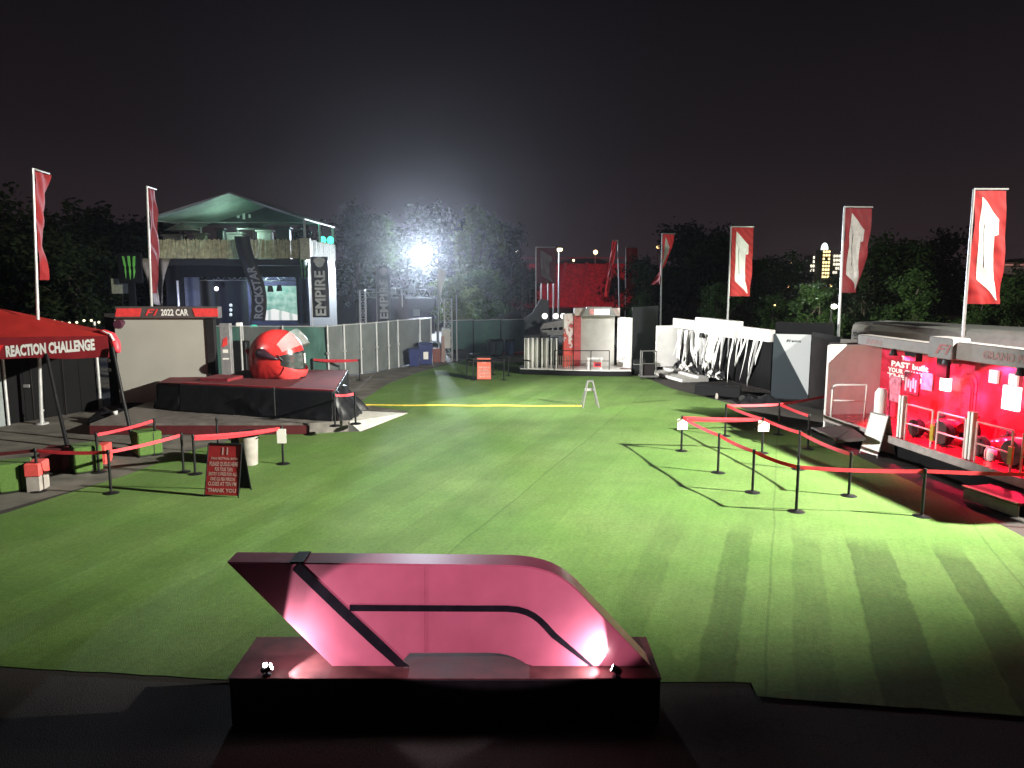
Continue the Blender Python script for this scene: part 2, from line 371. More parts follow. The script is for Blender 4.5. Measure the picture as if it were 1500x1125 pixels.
def extrude_poly(pts, off, bev=.012):
    bm = bmesh.new(); vs = [bm.verts.new(p) for p in pts]; f = bm.faces.new(vs)
    r = bmesh.ops.extrude_face_region(bm, geom=[f]); bmesh.ops.translate(bm, verts=[v for v in r['geom'] if isinstance(v, bmesh.types.BMVert)], vec=off)
    bmesh.ops.recalc_face_normals(bm, faces=bm.faces)
    big = [e for e in bm.edges if len(e.link_faces) == 2 and any(len(g.verts) > 4 for g in e.link_faces)]
    bmesh.ops.bevel(bm, geom=big, offset=bev, segments=2, affect='EDGES')
    bmesh.ops.triangulate(bm, faces=[g for g in bm.faces if len(g.verts) > 4])
    mb = MB(); bm.verts.ensure_lookup_table(); bm.verts.index_update()
    mb.add([v.co.copy() for v in bm.verts], [[v.index for v in g.verts] for g in bm.faces]); bm.free(); return mb
extrude_poly(pts, (0, .32, 0)).build('body', sred, sc, smooth='auto')
def ribbon(pxs, hw):
    a = [Vector(q) for q in pxs]; L_ = []; R_ = []
    for i, q in enumerate(a):
        t = (a[min(i + 1, len(a) - 1)] - a[max(i - 1, 0)]).normalized(); n = Vector((-t.y, t.x)) * hw; L_.append(q + n); R_.append(q - n)
    mb = MB()
    for i in range(len(a) - 1):
        mb.slab([SP(*L_[i]), SP(*L_[i + 1]), SP(*R_[i + 1]), SP(*R_[i])], (0, -.004, 0))
    return mb
glossy = mk('gloss_black', (.012, .011, .016), .22, nz=.2)
ribbon([(434, 829.5), (500, 893), (555, 944), (586, 974), (595, 984)], 7.5).build('stripe', glossy, sc)
ribbon([(512, 890.5), (620, 891), (742, 891.5)] + bez((742, 891.5), (784, 892), (796, 915), (812, 931), 7) + [(868, 984)], 4.6).build('stripe', glossy, sc)
jm = mk('joint_red', (.37, .10, .15), .5)
ribbon([(622, 830.5), (622, 885)], .7).build('panel_joint', jm, sc); ribbon([(622, 897), (622, 955)], .7).build('panel_joint', jm, sc)
tp = P(432, 824, Yf); MB().box(tp.x - .05, tp.x + .09, Yf + .004, Yf + .316, tp.z - .03, tp.z + .006).build('cap_strip', black, sc)
# two little spot lamps stand on the plinth
def plinth_lamp(px, py, label, aim, power, size, face, bare=False, rad=.02):
    q = G(px, py, .55); t = thing('spot_lamp', label, 'lamp', q, 0, 'lamps on the plinth')
    d = (Vector(aim) - (q + Vector((0, 0, .09)))).normalized()
    MB().lathe([(.045, 0), (.045, .012), (.012, .02), (.012, .06)], 14, q).build('base', black, t)
    c = q + Vector((0, 0, .08))
    MB().tube([c - d * .06, c - d * .03, c + d * .05], [.022, .038, .042], 14).build('housing', black, t)
    MB().tube([c + d * .052, c + d * .056], [.036, .036], 14).build('lens', face, t)
    if bare: MB().ball(c + Vector((-.01, -.01, .045)), .026, 10, 8).build('led', face, t)  # added glowing ball stands for the glare of the lamp
    spot(c + d * .075, aim, power, size, .12, (1, .80, .86), rad)
lens = em('lamp_lens', (1, .93, .9), 60)
fc = lambda x, y: P(x, y, Yf)
plinth_lamp(391, 989.5, 'small lit spot lamp on the left end of the black plinth', fc(560, 900) + Vector((0, .05, 0)), 125, 112, lens, True)
plinth_lamp(903, 991.5, 'small dark spot lamp on the plinth under the sloping end of the emblem', fc(800, 930) + Vector((0, .05, 0)), 66, 118, lens)

ls = spot((-.75, 3.9, 3.3), (-.42, Yf, 1.2), 680, 48, .12, (1, .60, .74), .03); ls.scale = (1, .40, 1)  # added unseen spot, evens out the light on the sculpture face
# ------------------------------------------------------------------ stanchions with belts
def make_post(label):
    t = thing('barrier_post', label, 'barrier post', (0, 0, 0), 0, None)
    MB().lathe([(.175, 0), (.175, .012), (.16, .022), (.05, .036), (.034, .05)], 22).build('base', black, t, smooth='auto')
    MB().lathe([(.030, .04), (.030, .90)], 14).build('post', black, t, smooth='auto')
    MB().lathe([(.031, .895), (.036, .905), (.036, .985), (.03, 1.0)], 14).build('head', black, t, smooth='auto')
    return t
post0 = make_post('x'); _pu = [False]
def post(px, py, label, group, z=0.0, at=None, h=1.0):
    q = at if at is not None else G(px, py, z)
    if not _pu[0]: o = post0; _pu[0] = True; o.location = q; o['label'] = label; o['group'] = group
    else: o = dup(post0, q, rnd.uniform(0, 3), label, group=group)
    o.scale = (1, 1, h); return o
def belt(o, b, sag=.05, mat=None, twist=0.0, z=.945):     # webbing pulled out of post o to point b
    a = o.location + Vector((0, 0, z * o.scale.z)); b = Vector(b); d = (b - a); d.z = 0; d.normalize(); n = Vector((-d.y, d.x, 0))
    def fn(u, v):
        p = a.lerp(b, u); p.z -= sag * 2.4 * u * (1 - u)
        k = twist * math.sin(PI * u); hh = (.5 - v) * .078
        return p + Vector((0, 0, hh * math.cos(k))) + n * hh * math.sin(k)
    mb = MB().grid(fn, 16, 1, n * .003)
    M = (Matrix.Translation(o.location) @ Matrix.Rotation(o.rotation_euler.z, 4, 'Z') @ Matrix.Diagonal((1, 1, o.scale.z, 1))).inverted()
    mb.v = [M @ v for v in mb.v]
    c = mb.build('belt', mat or beltred, o, local=True); c['own'] = 1; return c
def head(o): return o.location + Vector((0, 0, .945 * o.scale.z))
def plate(o, label=None, side=-1, w=.20, h=.30, mat=None, z=.62):      # paper notice taped round the post
    k = MB(); k.bbox(-w / 2, w / 2, -.048, -.040, z, z + h, .003)
    c = k.build('notice', mat or paper, o, local=True); c['own'] = 1
    c.rotation_euler.z = -o.rotation_euler.z; return c
RG = 'belt barrier posts on the turf by the red stage'
rp = {}
for key, x, y, lab in (('1', 998, 661, 'belt barrier post with two white notices, leftmost of the maze by the red stage'),
                       ('2', 1051.5, 693, 'black belt barrier post second in the near row, with orange red belts on both sides'),
                       ('3', 1102, 722, 'black belt barrier post third in the near row, left of the corner post'),
                       ('4', 1166, 750, 'belt barrier post nearest the camera at the near corner of the belt maze'),
                       ('5', 1169, 688, 'belt barrier post standing straight behind the near corner post of the maze'),
                       ('6', 1116, 664, 'belt barrier post with white notices in the middle of the belt maze'),
                       ('7', 1062, 639, 'belt barrier post at the far left corner of the belt maze with bright red belts'),
                       ('8', 1140, 637, 'belt barrier post in the far row of the maze where three red belts meet'),
                       ('9', 1183, 658, 'belt barrier post beside the dark ramp of the red stage'),
                       ('10', 1209, 622, 'belt barrier post in front of the dark panel, farthest right of the far row'),
                       ('11', 1243, 727, 'belt barrier post right of the near corner post, with a red belt coming from behind'),
                       ('12', 1350, 757, 'belt barrier post farthest right on the bright turf, near the stage step')):
    rp[key] = post(x, y, lab, RG)
for a, b, s, t in (('1', '6', .02, .3), ('1', '2', .05, .6), ('2', '3', .05, .4), ('3', '4', .06, .5), ('4', '12', .05, .2), ('7', '8', .03, .3), ('8', '10', .02, .2),
                   ('8', '9', .03, .5), ('7', '6', .05, .3), ('6', '5', .04, .3), ('5', '11', .07, .4)):
    belt(rp[a], head(rp[b]), s, twist=t)
belt(rp['1'], head(rp['6']), .06, z=.90)
belt(rp['12'], rp['12'].location + Vector((3.0, -.25, .94)), .04)
belt(rp['10'], P(1262, 604, 23.2), .03)
plate(rp['1'], w=.28); plate(rp['6'], w=.30)
LG = 'belt barrier posts on the left by the red canopy'
lp = {}
for key, x, y, lab in (('a', 57, 720, 'belt barrier post in front of the coral and green boxes at the left edge'),
                       ('b', 163, 723, 'belt barrier post nearest the camera on the left, standing on the turf edge'),
                       ('c', 145, 692, 'belt barrier post beside the middle green box and the small coral box'),
                       ('d', 229, 666, 'belt barrier post right next to the farthest green box'),
                       ('e', 269, 692, 'left one of two belt barrier posts standing close together'),
                       ('f', 286, 695, 'right one of two belt barrier posts standing close together'),
                       ('g', 415, 680, 'belt barrier post with a pink white notice, right of the grey bin'),
                       ('h', 320, 664, 'belt barrier post behind the red notice board')):
    lp[key] = post(x, y, lab, LG)
for a, b, s, t in (('a', 'b', .06, .3), ('c', 'd', .05, .6), ('f', 'g', .05, .5), ('b', 'e', .05, .4)):
    belt(lp[a], head(lp[b]), s, twist=t)
belt(lp['a'], lp['a'].location + Vector((-3.2, -.4, .80)), .06, mat=darkred)
belt(lp['f'], head(lp['g']), .10, z=.89)
plate(lp['g'], w=.24, h=.38, z=.56)
# posts on the covered car's deck and at the far end
DG = 'belt barrier posts round the show platform'
dp = {}
for key, x, y, z, lab in (('a', 403, 613, .35, 'thin belt barrier post in front of the black skirted platform'),
                          ('b', 491, 624, .35, 'belt barrier post by the tail end of the black cover, nearer one of two'),
                          ('c', 521, 621, .30, 'belt barrier post at the right end of the black cover, farther one of two'),
                          ('d', 459, 556, 0, 'dark belt barrier post in front of the grey fence, right of the helmet'),
                          ('e', 527, 557, 0, 'dark belt barrier post alone in front of the grey fence posts')):
    dp[key] = post(x, y, lab, DG, z)
belt(dp['b'], head(dp['c']), .06, twist=.6); belt(dp['d'], head(dp['e']), .03, twist=.4); belt(dp['e'], head(dp['d']), .14)

FG = 'belt barrier posts at the far end of the turf'
fp = {}
for key, x, y, lab in (('a', 684, 555, 'far dark belt barrier post left of the orange notice board'),
                       ('b', 693.5, 557, 'far dark belt barrier post just behind the left side of the orange notice board'),
                       ('c', 738, 557, 'far belt barrier post right of the orange notice board'),
                       ('d', 745, 551, 'far belt barrier post between the orange notice board and the white curtain'),
                       ('e', 722, 549, 'far belt barrier post behind the orange notice board')):
    fp[key] = post(x, y, lab, FG)
belt(fp['a'], head(fp['b']), .03, mat=blackcloth); belt(fp['b'], head(fp['c']), .02, mat=blackcloth); belt(fp['e'], head(fp['c']), .02, mat=blackcloth)
belt(fp['d'], P(778, 529, 36.6), .03, mat=blackcloth)

# ------------------------------------------------------------------ notice boards (A-frames)
def a_board(label, loc, rotz, w, h, face, frame, lines, head_logo=True, back=None, group=None):
    t = thing('notice_board', label, 'notice board', loc, rotz, group)
    s = .30
    def leaf(y0, y1, nm, m):
        k = MB(); k.slab([(-w / 2, y0, .06), (w / 2, y0, .06), (w / 2, y1, h), (-w / 2, y1, h)], (0, .012, 0)); return k.build(nm, m, t, local=True)
    leaf(-s, -.02, 'front_panel', face); leaf(s, .02, 'back_panel', back or face)
    k = MB()
    for sy in (-1, 1):
        for sx_ in (-1, 1):
            k.tube([(sx_ * w / 2, sy * s * 1.02, 0), (sx_ * w / 2, sy * .022, h + .02)], .014, 6)
        k.tube([(-w / 2, sy * .022, h + .02), (w / 2, sy * .022, h + .02)], .014, 6); k.tube([(-w / 2, sy * s * .95, .06), (w / 2, sy * s * .95, .06)], .012, 6)
    k.build('frame', frame, t, local=True)
    ex = Vector((1, 0, 0)); ez = Vector((0, s - .02, h - .06)).normalized(); L_ = math.hypot(s - .02, h - .06); o = Vector((-w / 2, -s, .06))
    k = MB()
    for (tx, x0, x1, y0, y1) in lines: text(k, tx, o + ex * (x0 * w) + ez * (y0 * L_), ex, ez, (x1 - x0) * w, (y1 - y0) * L_, .006, .02)
    if lines: k.build('lettering', boardletter, t, local=True)
    return t
boardletter = mk('board_letter', (.52, .37, .34), .6)
boardred = mk('board_red', (.33, .02, .025), .5, nz=.12)
boardorange = mk('board_orange', (.62, .13, .08), .5, nz=.12)
q = G(327, 729)
a_board('red notice board with white lettering standing on the turf, bin behind it', (q.x, q.y + .3, 0), R(-7), .78, 1.12, boardred, black,
        [('11', .43, .60, .80, .95), ('FAN FESTIVAL INFO', .12, .9, .70, .75), ('PLEASE QUEUE HERE', .08, .92, .56, .66), ('FOR YOUR TURN', .25, .78, .47, .55), ('ENTRY IS FREE FOR ALL', .08, .92, .38, .45), ('ONE GO PER PERSON', .14, .86, .28, .35),
         ('CLOSES AT TEN PM', .08, .92, .18, .26), ('THANK YOU', .08, .92, .05, .13)], back=darkpanel)
q = G(709, 557)
a_board('far notice board with orange head and pale pink panel between dark posts', (q.x, q.y + .2, 0), R(2), .66, 1.02, boardorange, black,
        [('PLEASE QUEUE HERE', .1, .9, .50, .60), ('ENTRY IS FREE FOR ALL', .1, .9, .36, .46), ('ONE GO PER PERSON', .1, .9, .22, .32), ('THANK YOU', .1, .9, .08, .18), ('11', .4, .6, .75, .93)])
q = G(1270, 666)
b = a_board('white blank notice board leaning open beside the dark stage ramp', (q.x + .28, q.y, 0), R(-72), .62, 1.1, paper, grey, [], back=greybin)
dgrey = mk('dull_grey', (.10, .10, .095), .6, .2)
# folding trestle in the middle of the turf
t = thing('folding_barrier', 'small grey folding trestle standing at the right end of the yellow hose', 'trestle', G(864, 596), R(4))
for sx_ in (-1, 1):
    for sy in (-1, 1): MB().tube([(sx_ * .30, sy * .26, 0), (sx_ * .09, sy * .03, .95)], [.024, .03], 8).build('leg', dgrey, t, local=True)
MB().bbox(-.19, .19, -.03, .03, .60, .70, .008).build('crossbar', grey, t, local=True)
MB().bbox(-.12, .12, -.05, .05, .93, 1.0, .01).build('top', dgrey, t, local=True)
mbh = MB(); ya, yb = G(522, 594.5), G(852, 596)
mbh.tube([ya.lerp(yb, i / 24) + Vector((0, .04 * math.sin(i * .9), .03)) for i in range(25)], .032, 8)
tag(mbh.build('hose', yellow), 'yellow hose lying straight across the turf', 'hose')

# ------------------------------------------------------------------ left foreground: boxes, bins
def turf_box(px, py, w_, h, label, rot):
    c = G(px, py); t = thing('turf_box', label, 'box seat', (c.x, c.y + w_ * .6, 0), rot, 'green turf covered boxes')
    MB().bbox(-w_ / 2, w_ / 2, -w_ / 2, w_ / 2, .03, h, .03).build('body', turfbox, t, local=True)
    MB().box(-w_ / 2 - .004, w_ / 2 + .004, -w_ / 2 - .004, w_ / 2 + .004, 0, .03).build('base_strip', black, t, local=True)
    MB().box(w_ * .12, w_ * .16, -w_ / 2 - .004, -w_ / 2 + .01, .04, h - .03).build('seam', black, t, local=True)
    return t
turf_box(8, 724, .66, .66, 'green turf covered box at the left edge of the photo', R(33))
turf_box(115, 695, .62, .66, 'green turf covered box between the dark red and small coral boxes', R(40))
turf_box(206, 670, .62, .66, 'green turf covered box farthest back, under the canopy leg', R(44))
def foam_box(px0, px1, py, z0, z1, d, label, mat, stand=False):
    a, b_ = G(px0, py), G(px1, py); c = (a + b_) / 2; W = (b_ - a).length
    t = thing('coral_box', label, 'box seat', (c.x, c.y + d / 2, 0), R(10), 'red foam boxes')
    MB().bbox(-W / 2, W / 2, -d / 2, d / 2, z0, z1, .02).build('cushion', mat, t, local=True)
    MB().bbox(-W / 2 + .02, W / 2 - .02, -d / 2 + .02, d / 2 - .02, 0, z0, .01).build('body', greybin if stand else mat, t, local=True)
foam_box(35, 56, 722, .36, .66, .55, 'box with coral red cushion on a pale body beside the left green box', coral, True)
foam_box(57, 88, 692, .34, .56, .6, 'dark red box in the gap before the middle green box', darkred)
foam_box(138, 153, 681, .06, .5, .5, 'small coral red box right behind a belt post', coral)
def bin_(px, py, r, h, mat, label, handle=True, liner=None):
    q = G(px, py); t = thing('litter_bin', label, 'bin', (q.x, q.y + r, 0), rnd.uniform(-.3, .3), None)
    MB().lathe([(r * .82, 0), (r * .84, .02), (r * .98, h - .06), (r * 1.05, h - .05), (r * 1.05, h), (r * .97, h), (r * .95, h - .1)], 22).build('body', mat, t, local=True, smooth='auto')
    if liner: MB().lathe([(r * 1.07, h - .10), (r * 1.09, h - .03), (r * 1.05, h + .02), (r * .8, h + .03), (r * .75, h - .08)], 22).build('liner', liner, t, local=True, smooth=True)
    for s in (-1, 1):
        MB().tube([(s * r * 1.0, -.07, h - .16), (s * r * 1.13, -.06, h - .14), (s * r * 1.13, .06, h - .14), (s * r, .07, h - .16)], .014, 6).build('handle', mat if not liner else black, t, local=True)
    return t
bin_(361, 684, .245, .86, greybin, 'tall grey plastic bin with black liner behind the red notice board', liner=blackcloth)
bb = bin_(347, 676, .21, .72, black, 'black bin partly hidden behind the red notice board', liner=blackcloth)
k = MB().bbox(.06, .2, -.235, -.20, .28, .56, .005).build('label_sheet', paper, bb, local=True)

# ------------------------------------------------------------------ reaction canopy
tent = thing('canopy_tent', 'red canopy with white lettering and slanted black legs at the left edge', 'canopy', (-15.5, 22.5, 0))
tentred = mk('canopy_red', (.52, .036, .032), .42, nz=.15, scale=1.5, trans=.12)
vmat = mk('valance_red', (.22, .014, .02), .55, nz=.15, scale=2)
pk = Vector((-20.0, 24.2, 4.55)); fl = Vector((-24.5, 21.6, 2.95)); fr = P(158, 492, 22.0); br = Vector((-13.9, 25.4, 3.02)); bl = Vector((-25, 26, 3))
def tri(a, b, c, n=10, sag=.12):
    mb = MB(); idx = {}
    for i in range(n + 1):
        for j in range(n + 1 - i):
            u, v = i / n, j / n; p = a * (1 - u - v) + b * u + c * v; p = p.copy(); p.z -= sag * 27 * u * v * (1 - u - v) + .0
            idx[i, j] = len(mb.v); mb.v.append(p)
    for i in range(n):
        for j in range(n - i):
            mb.f.append([idx[i, j], idx[i + 1, j], idx[i, j + 1]])
            if i + j < n - 1: mb.f.append([idx[i + 1, j], idx[i + 1, j + 1], idx[i, j + 1]])
    return mb
roof = MB()
for a, b, c in ((pk, fl, fr), (pk, fr, br), (pk, br, bl), (pk, bl, fl)):
    q = tri(a, b, c); roof.add(q.v, q.f)
roof.build('roof', tentred, tent, smooth=True)
vb = [P(-400, 545, 21.6 + .1), P(0, 529, 21.9), P(150, 518, 22.0)]
va = [fl, fl.lerp(fr, .75), fr]
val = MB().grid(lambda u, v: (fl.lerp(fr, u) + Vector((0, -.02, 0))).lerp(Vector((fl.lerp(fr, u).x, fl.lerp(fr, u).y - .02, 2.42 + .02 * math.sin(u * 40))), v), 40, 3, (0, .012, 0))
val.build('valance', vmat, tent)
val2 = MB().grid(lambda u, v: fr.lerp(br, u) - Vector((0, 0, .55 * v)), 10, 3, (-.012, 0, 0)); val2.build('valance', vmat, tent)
def on_line(px, py, a, b):      # point of the upright plane through a,b seen at px,py
    d = ray(px, py); e_ = (b - a); n = Vector((-e_.y, e_.x, 0)); return EYE + d * ((a - EYE).dot(n) / d.dot(n))
a0 = on_line(10, 522, fl, fr); a1 = on_line(140, 511.5, fl, fr); a2 = on_line(10, 508, fl, fr)
k = MB(); ex = (a1 - a0); text(k, 'REACTION CHALLENGE', a0 - Vector((0, 0, .03)), ex, (0, 0, 1), ex.length, (a2 - a0).length * 1.22, .03, .05); k.build('lettering', letterwhite, tent)
k = MB(); o_ = on_line(-40, 526, fl, fr)
for pl in F_MARK: poly(k, pl, o_, ex, (0, 0, 1), .85, .34, .03)
k.build('emblem', mk('emblem_red', (.75, .03, .03), .5), tent)
# rounded corner arm
arm = [fr + Vector((-.60, .30, .07)), fr + Vector((-.22, .24, .07)), fr + Vector((.02, .18, -.03)), fr + Vector((.14, .12, -.20)), fr + Vector((.20, .08, -.40)), fr + Vector((.22, .06, -.50))]
MB().tube(arm, [.05, .11, .13, .13, .11, .07], 12).build('corner_arm', mk('arm_red', (.75, .05, .07), .5), tent, smooth=True)
MB().tube([p + Vector((.05, -.17, .07)) for p in arm[1:4]], [.02, .035, .03], 8).build('corner_stripe', letterwhite, tent)
for (f, tpx, tpy) in ((G(99, 655), 68, 524), (G(196, 652), 166, 521)):
    tp_ = P(tpx, tpy, 22.0 if tpx < 100 else 21.9)
    MB().tube([tp_ + Vector((0, 0, .25)), tp_.lerp(f, .5), f], [.045, .05, .06], 10).build('leg', black, tent)
    MB().lathe([(.13, 0), (.13, .02), (.06, .05)], 12, f).build('foot', black, tent)
# booth behind the canopy
bw0, bw1 = G(13, 623), G(148, 600)
booth = thing('booth', 'dark booth with black doors and white posts behind the red canopy', 'booth', ((bw0.x + bw1.x) / 2, (bw0.y + bw1.y) / 2, 0))
dv = (bw1 - bw0).normalized(); nv = Vector((-dv.y, dv.x, 0))
k = MB()
for i in range(5):
    a_ = bw0.lerp(bw1, (i + .01) / 5) + nv * .12; b_ = bw0.lerp(bw1, (i + .99) / 5) + nv * .12; k.wall(a_, b_, .02, 3.05, .05)
k.build('black_panel', mk('booth_black', (.004, .004, .0045), .7, spec=.1, nz=.4, scale=2), booth)
k = MB().wall(bw0 - dv * 4, bw0 - dv * .1, 0, 3.05, .05); k.build('grey_panel', mk('grey_clad', (.17, .19, .19), .6, nz=.15), booth)
for q in (bw0, bw1): MB().tube([q, q + Vector((0, 0, 3.2))], .05, 10).build('post', steel, booth)
for t_ in (.28, .62): q = bw0.lerp(bw1, t_) + nv * .1; MB().tube([q, q + Vector((0, 0, 3.0))], .025, 8).build('mullion', darkpanel, booth)
q = bw0.lerp(bw1, .22) + nv * .08; MB().box(q.x - .12, q.x + .12, q.y - .04, q.y, 1.15, 1.25).build('handle', grey, booth)
c = G(64, 621); k = MB().lathe([(.16, 0), (.15, .05), (.02, .07), (.02, .42), (.05, .43), (.05, .48)], 10, c); tag(k.build('floor_stand', steel), 'little pale floor stand at the foot of the flag pole by the booth', 'stand')
dk = thing('dark_wall', 'dark brown wall panel with three pale stickers between booth and grey screen', 'wall', G(162, 597) + Vector((0, .6, 0)))
wa, wb = G(150, 598) + Vector((0, .6, 0)), G(180, 596) + Vector((0, .6, 0))
MB().wall(wa, wb, 0, 3.45, .08).build('panel', darkpanel, dk)
for (x, y, w_, h_) in ((159, 528, .10, .13), (170, 527, .10, .13), (160, 542, .2, .06)):
    q = P(x, y, wa.y - .02); MB().tube([q, q + Vector((0, .02, 0))], .07, 12).build('sticker', paper, dk)
# heap of dark gear
def drape(fn_h, x0, x1, y0, y1, nx, ny, z0=0.0):
    def f(u, v):
        x = x0 + (x1 - x0) * u; y = y0 + (y1 - y0) * v; return (x, y, z0 + max(0, fn_h(u, v)))
    return MB().grid(f, nx, ny)
from mathutils import noise as mno
c = G(153, 622)
k = drape(lambda u, v: .5 * (1 - abs(2 * u - 1) ** 3) * (1 - abs(2 * v - 1) ** 3) * (.75 + .7 * mno.noise(Vector((u * 4, v * 4, 2)))), c.x - .8, c.x + .75, c.y, c.y + 1.1, 26, 18)
tag(k.build('covered_gear', tarp, smooth=True), 'low heap of black covered gear at the foot of the dark wall', 'covered gear')
c = G(171, 622); tag(MB().tube([c, c + Vector((0, 0, .30)), c + Vector((-.03, 0, .45))], [.05, .045, .09], 10).build('bollard', offwhite), 'short pale bollard in front of the black heap beside the canopy leg', 'bollard')
# string of bulbs
sl = thing('string_light', 'string of small warm bulbs hanging above the booth behind the canopy', 'string light', P(108, 466, 33))
a_, b_ = P(20, 466, 33), P(182, 465, 33)
cp = [a_.lerp(b_, i / 30) + Vector((0, 0, -.16 * (1 - (2 * ((i % 10) / 10) - 1) ** 2))) for i in range(31)]
MB().tube(cp, .012, 5).build('cable', black, sl)
bulb = em('bulb', (1, .86, .55), 1.6)
for i in range(1, 31, 2): MB().ball(cp[i] - Vector((0, 0, .07)), .055, 8, 6).build('bulb', bulb, sl)
for px in (20, 182): q = P(px, 465, 33.05); MB().tube([(q.x, q.y, 0), (q.x, q.y, q.z + .1)], .04, 6).build('pole', darkpanel, sl)

# ------------------------------------------------------------------ 2022 car display
YS = 26.7; zb_s = P(187, 590, YS).z
s0, s1 = P(176, 590, YS), P(308, 590, YS)
scr = thing('display_screen', 'big blank grey screen under a dark header reading 2022 CAR', 'display screen', ((s0.x + s1.x) / 2, YS, 0))
zt = P(240, 466, YS).z; ztt = P(240, 449, YS).z
MB().bbox(s0.x, s1.x, YS, YS + .12, zb_s, zt, .01).build('screen', screencl, scr)
MB().bbox(s0.x - .02, s1.x, YS - .04, YS + .3, 0, zb_s - .004, .01).build('base', black, scr)
MB().bbox(s1.x + .005, P(318, 560, YS).x, YS - .05, YS + .2, 0, zt, .01).build('side_column', darkpanel, scr)
h0, h1 = P(169, 467, YS - .15).x, P(320, 467, YS - .15).x
MB().bbox(h0, h1, YS - .15, YS + .2, zt + .005, ztt, .01).build('header', mk('header_grey', (.075, .065, .065), .5), scr)
rb = mk('sign_red', (.70, .05, .05), .5)
ey = (1, 0, 0); ez = (0, 0, 1); hh = ztt - zt
k = MB(); poly(k, [(0, .15), (.92, .15), (1, .85), (.08, .85)], (h0, YS - .15, zt), ey, ez, .95, hh); k.build('red_bar', rb, scr); k = MB(); poly(k, [(.1, .15), (1, .15), (1, .85), (0, .85)], (h1 - .9, YS - .15, zt), ey, ez, .9, hh)
k.build('red_bar', rb, scr)
k = MB()
for pl in F_MARK: poly(k, pl, (P(216, 462, YS).x, YS - .15, zt + hh * .22), ey, ez, .42, hh * .58)
k.build('emblem', rb, scr)
k = MB(); xa, xb = P(239, 462, YS).x, P(279, 462, YS).x; text(k, '2022 CAR', (xa, YS - .15, zt + hh * .22), ey, ez, xb - xa, hh * .58, .012, .03); k.build('lettering', letterwhite, scr)
q = P(174, 475, YS - .3); sp = thing('loudspeaker', 'small dark round loudspeaker under the left end of the header', 'loudspeaker', q)
MB().tube([q - Vector((.0, .1, 0)), q, q + Vector((0, .32, .05))], [.15, .17, .08], 14).build('horn', mk('dark_plum', (.06, .015, .03), .5), sp)
MB().tube([q + Vector((0, .3, .05)), q + Vector((.2, .42, .1))], .025, 6).build('bracket', black, sp)
pi_ = thing('info_pillar', 'slim grey information pillar with red and white marks beside the screen', 'info pillar', P(330, 560, 31.2)); pi_.location.z = 0
x0, x1 = P(322, 500, 31.2).x, P(337, 500, 31.2).x; zt2 = P(330, 474, 31.2).z
MB().bbox(x0, x1, 31.2, 31.5, 0, zt2, .015).build('body', mk('pillar_grey', (.20, .19, .195), .5), pi_)
k = MB(); poly(k, [(0, 0), (1, .25), (1, 1), (.3, .8)], (x0 + .08, 31.2, zt2 - 1.0), ey, ez, .24, .45); k.build('emblem', rb, pi_)
k = MB(); k.box(x0 + .1, x0 + .32, 31.188, 31.199, zt2 - 1.22, zt2 - 1.08); k.box(x0 + .08, x0 + .34, 31.188, 31.199, zt2 - 1.5, zt2 - 1.44); k.build('notice', paper, pi_)
k = thing('lamp_post', 'short white lamp post beside the grey information pillar', 'lamp post', (P(352, 540, 32).x, 32, 0))
q = P(352, 478, 32); MB().tube([(q.x, 32, 0), (q.x, 32, q.z)], .045, 8).build('pole', steel, k); MB().bbox(q.x - .14, q.x + .08, 31.85, 32.1, q.z, q.z + .16, .02).build('head', white, k)
tag(MB().bbox(P(339, 500, 33).x, P(360, 500, 33).x, 33, 33.5, 0, P(350, 500, 33).z, .03).build('cabinet', black), 'black cabinet standing behind the helmet beside the lamp post', 'cabinet')
# deck
dx0, dx1 = -12.9, -5.0
tag(sheet('platform', [(dx0, 22.55), (-6.2, 22.6), (-5.12, 23.05), (-5.1, 25.0), (-6.4, 26.6), (-6.6, 30), (-13.2, 30.3)], .35, wood, .345), kind='structure')
MB_ = MB().slab([(dx0, 22.50, .02), (-6.2, 22.55, .02), (-6.2, 22.55, .29), (dx0, 22.50, .29)], (0, .03, 0)); tag(MB_.build('deck_skirt', darkred), 'dark red skirt along the front edge of the low deck', 'skirt')
ra = thing('ramp', 'pale plywood ramp at the right end of the low deck', 'ramp', (-4.4, 24.5, 0))
p0, p1, p2, p3 = Vector((-5.10, 23.1, .30)), Vector((-5.08, 25.0, .30)), Vector(G(597, 606)), Vector(G(527, 632.5))
MB().slab([p3 + Vector((0, 0, .025)), p2 + Vector((0, 0, .025)), p1, p0], (0, 0, -.02)).build('ramp_board', mk('plywood', (.40, .385, .35), .6, nz=.2), ra)
MB().add([p3, p0 + Vector((0, 0, -.03)), Vector((p0.x, p0.y, .01))], [(0, 1, 2)]).build('side_cheek', grey, ra)
# raised show platform under black cloth, red carpet on top
PZ = 1.27
pf0, pf1, pf2 = G(233, 598, .35), G(266, 602, .35), G(490, 616, .35)
pf0.z = pf1.z = pf2.z = 0
plat = thing('show_platform', 'raised platform skirted in black cloth with dark red carpet top, helmet standing on it', 'platform', (-8.6, 25, .352))
def skirt(a, b, seed, zt0=PZ, zt1=PZ, nm='skirt'):
    d = (b - a); L_ = d.length; n = Vector((d.y, -d.x, 0)).normalized()
    def f(u, v):
        p = a.lerp(b, u); zt = zt0 + (zt1 - zt0) * u
        fold = .05 * mno.noise(Vector((u * L_ * 1.1 + v * 1.2, v * .8, seed))) + .022 * mno.noise(Vector((u * L_ * 3.2 - v * 2, v * 1.2, seed + 5)))
        return p + n * (.05 + fold * (.3 + 1.3 * (1 - v)) + .10 * (1 - v) ** 3) + Vector((0, 0, .353 + (zt - .353) * v))
    return MB().grid(f, max(8, int(L_ * 14)), 12, n * -.012).build(nm, tarp, plat, smooth=True)
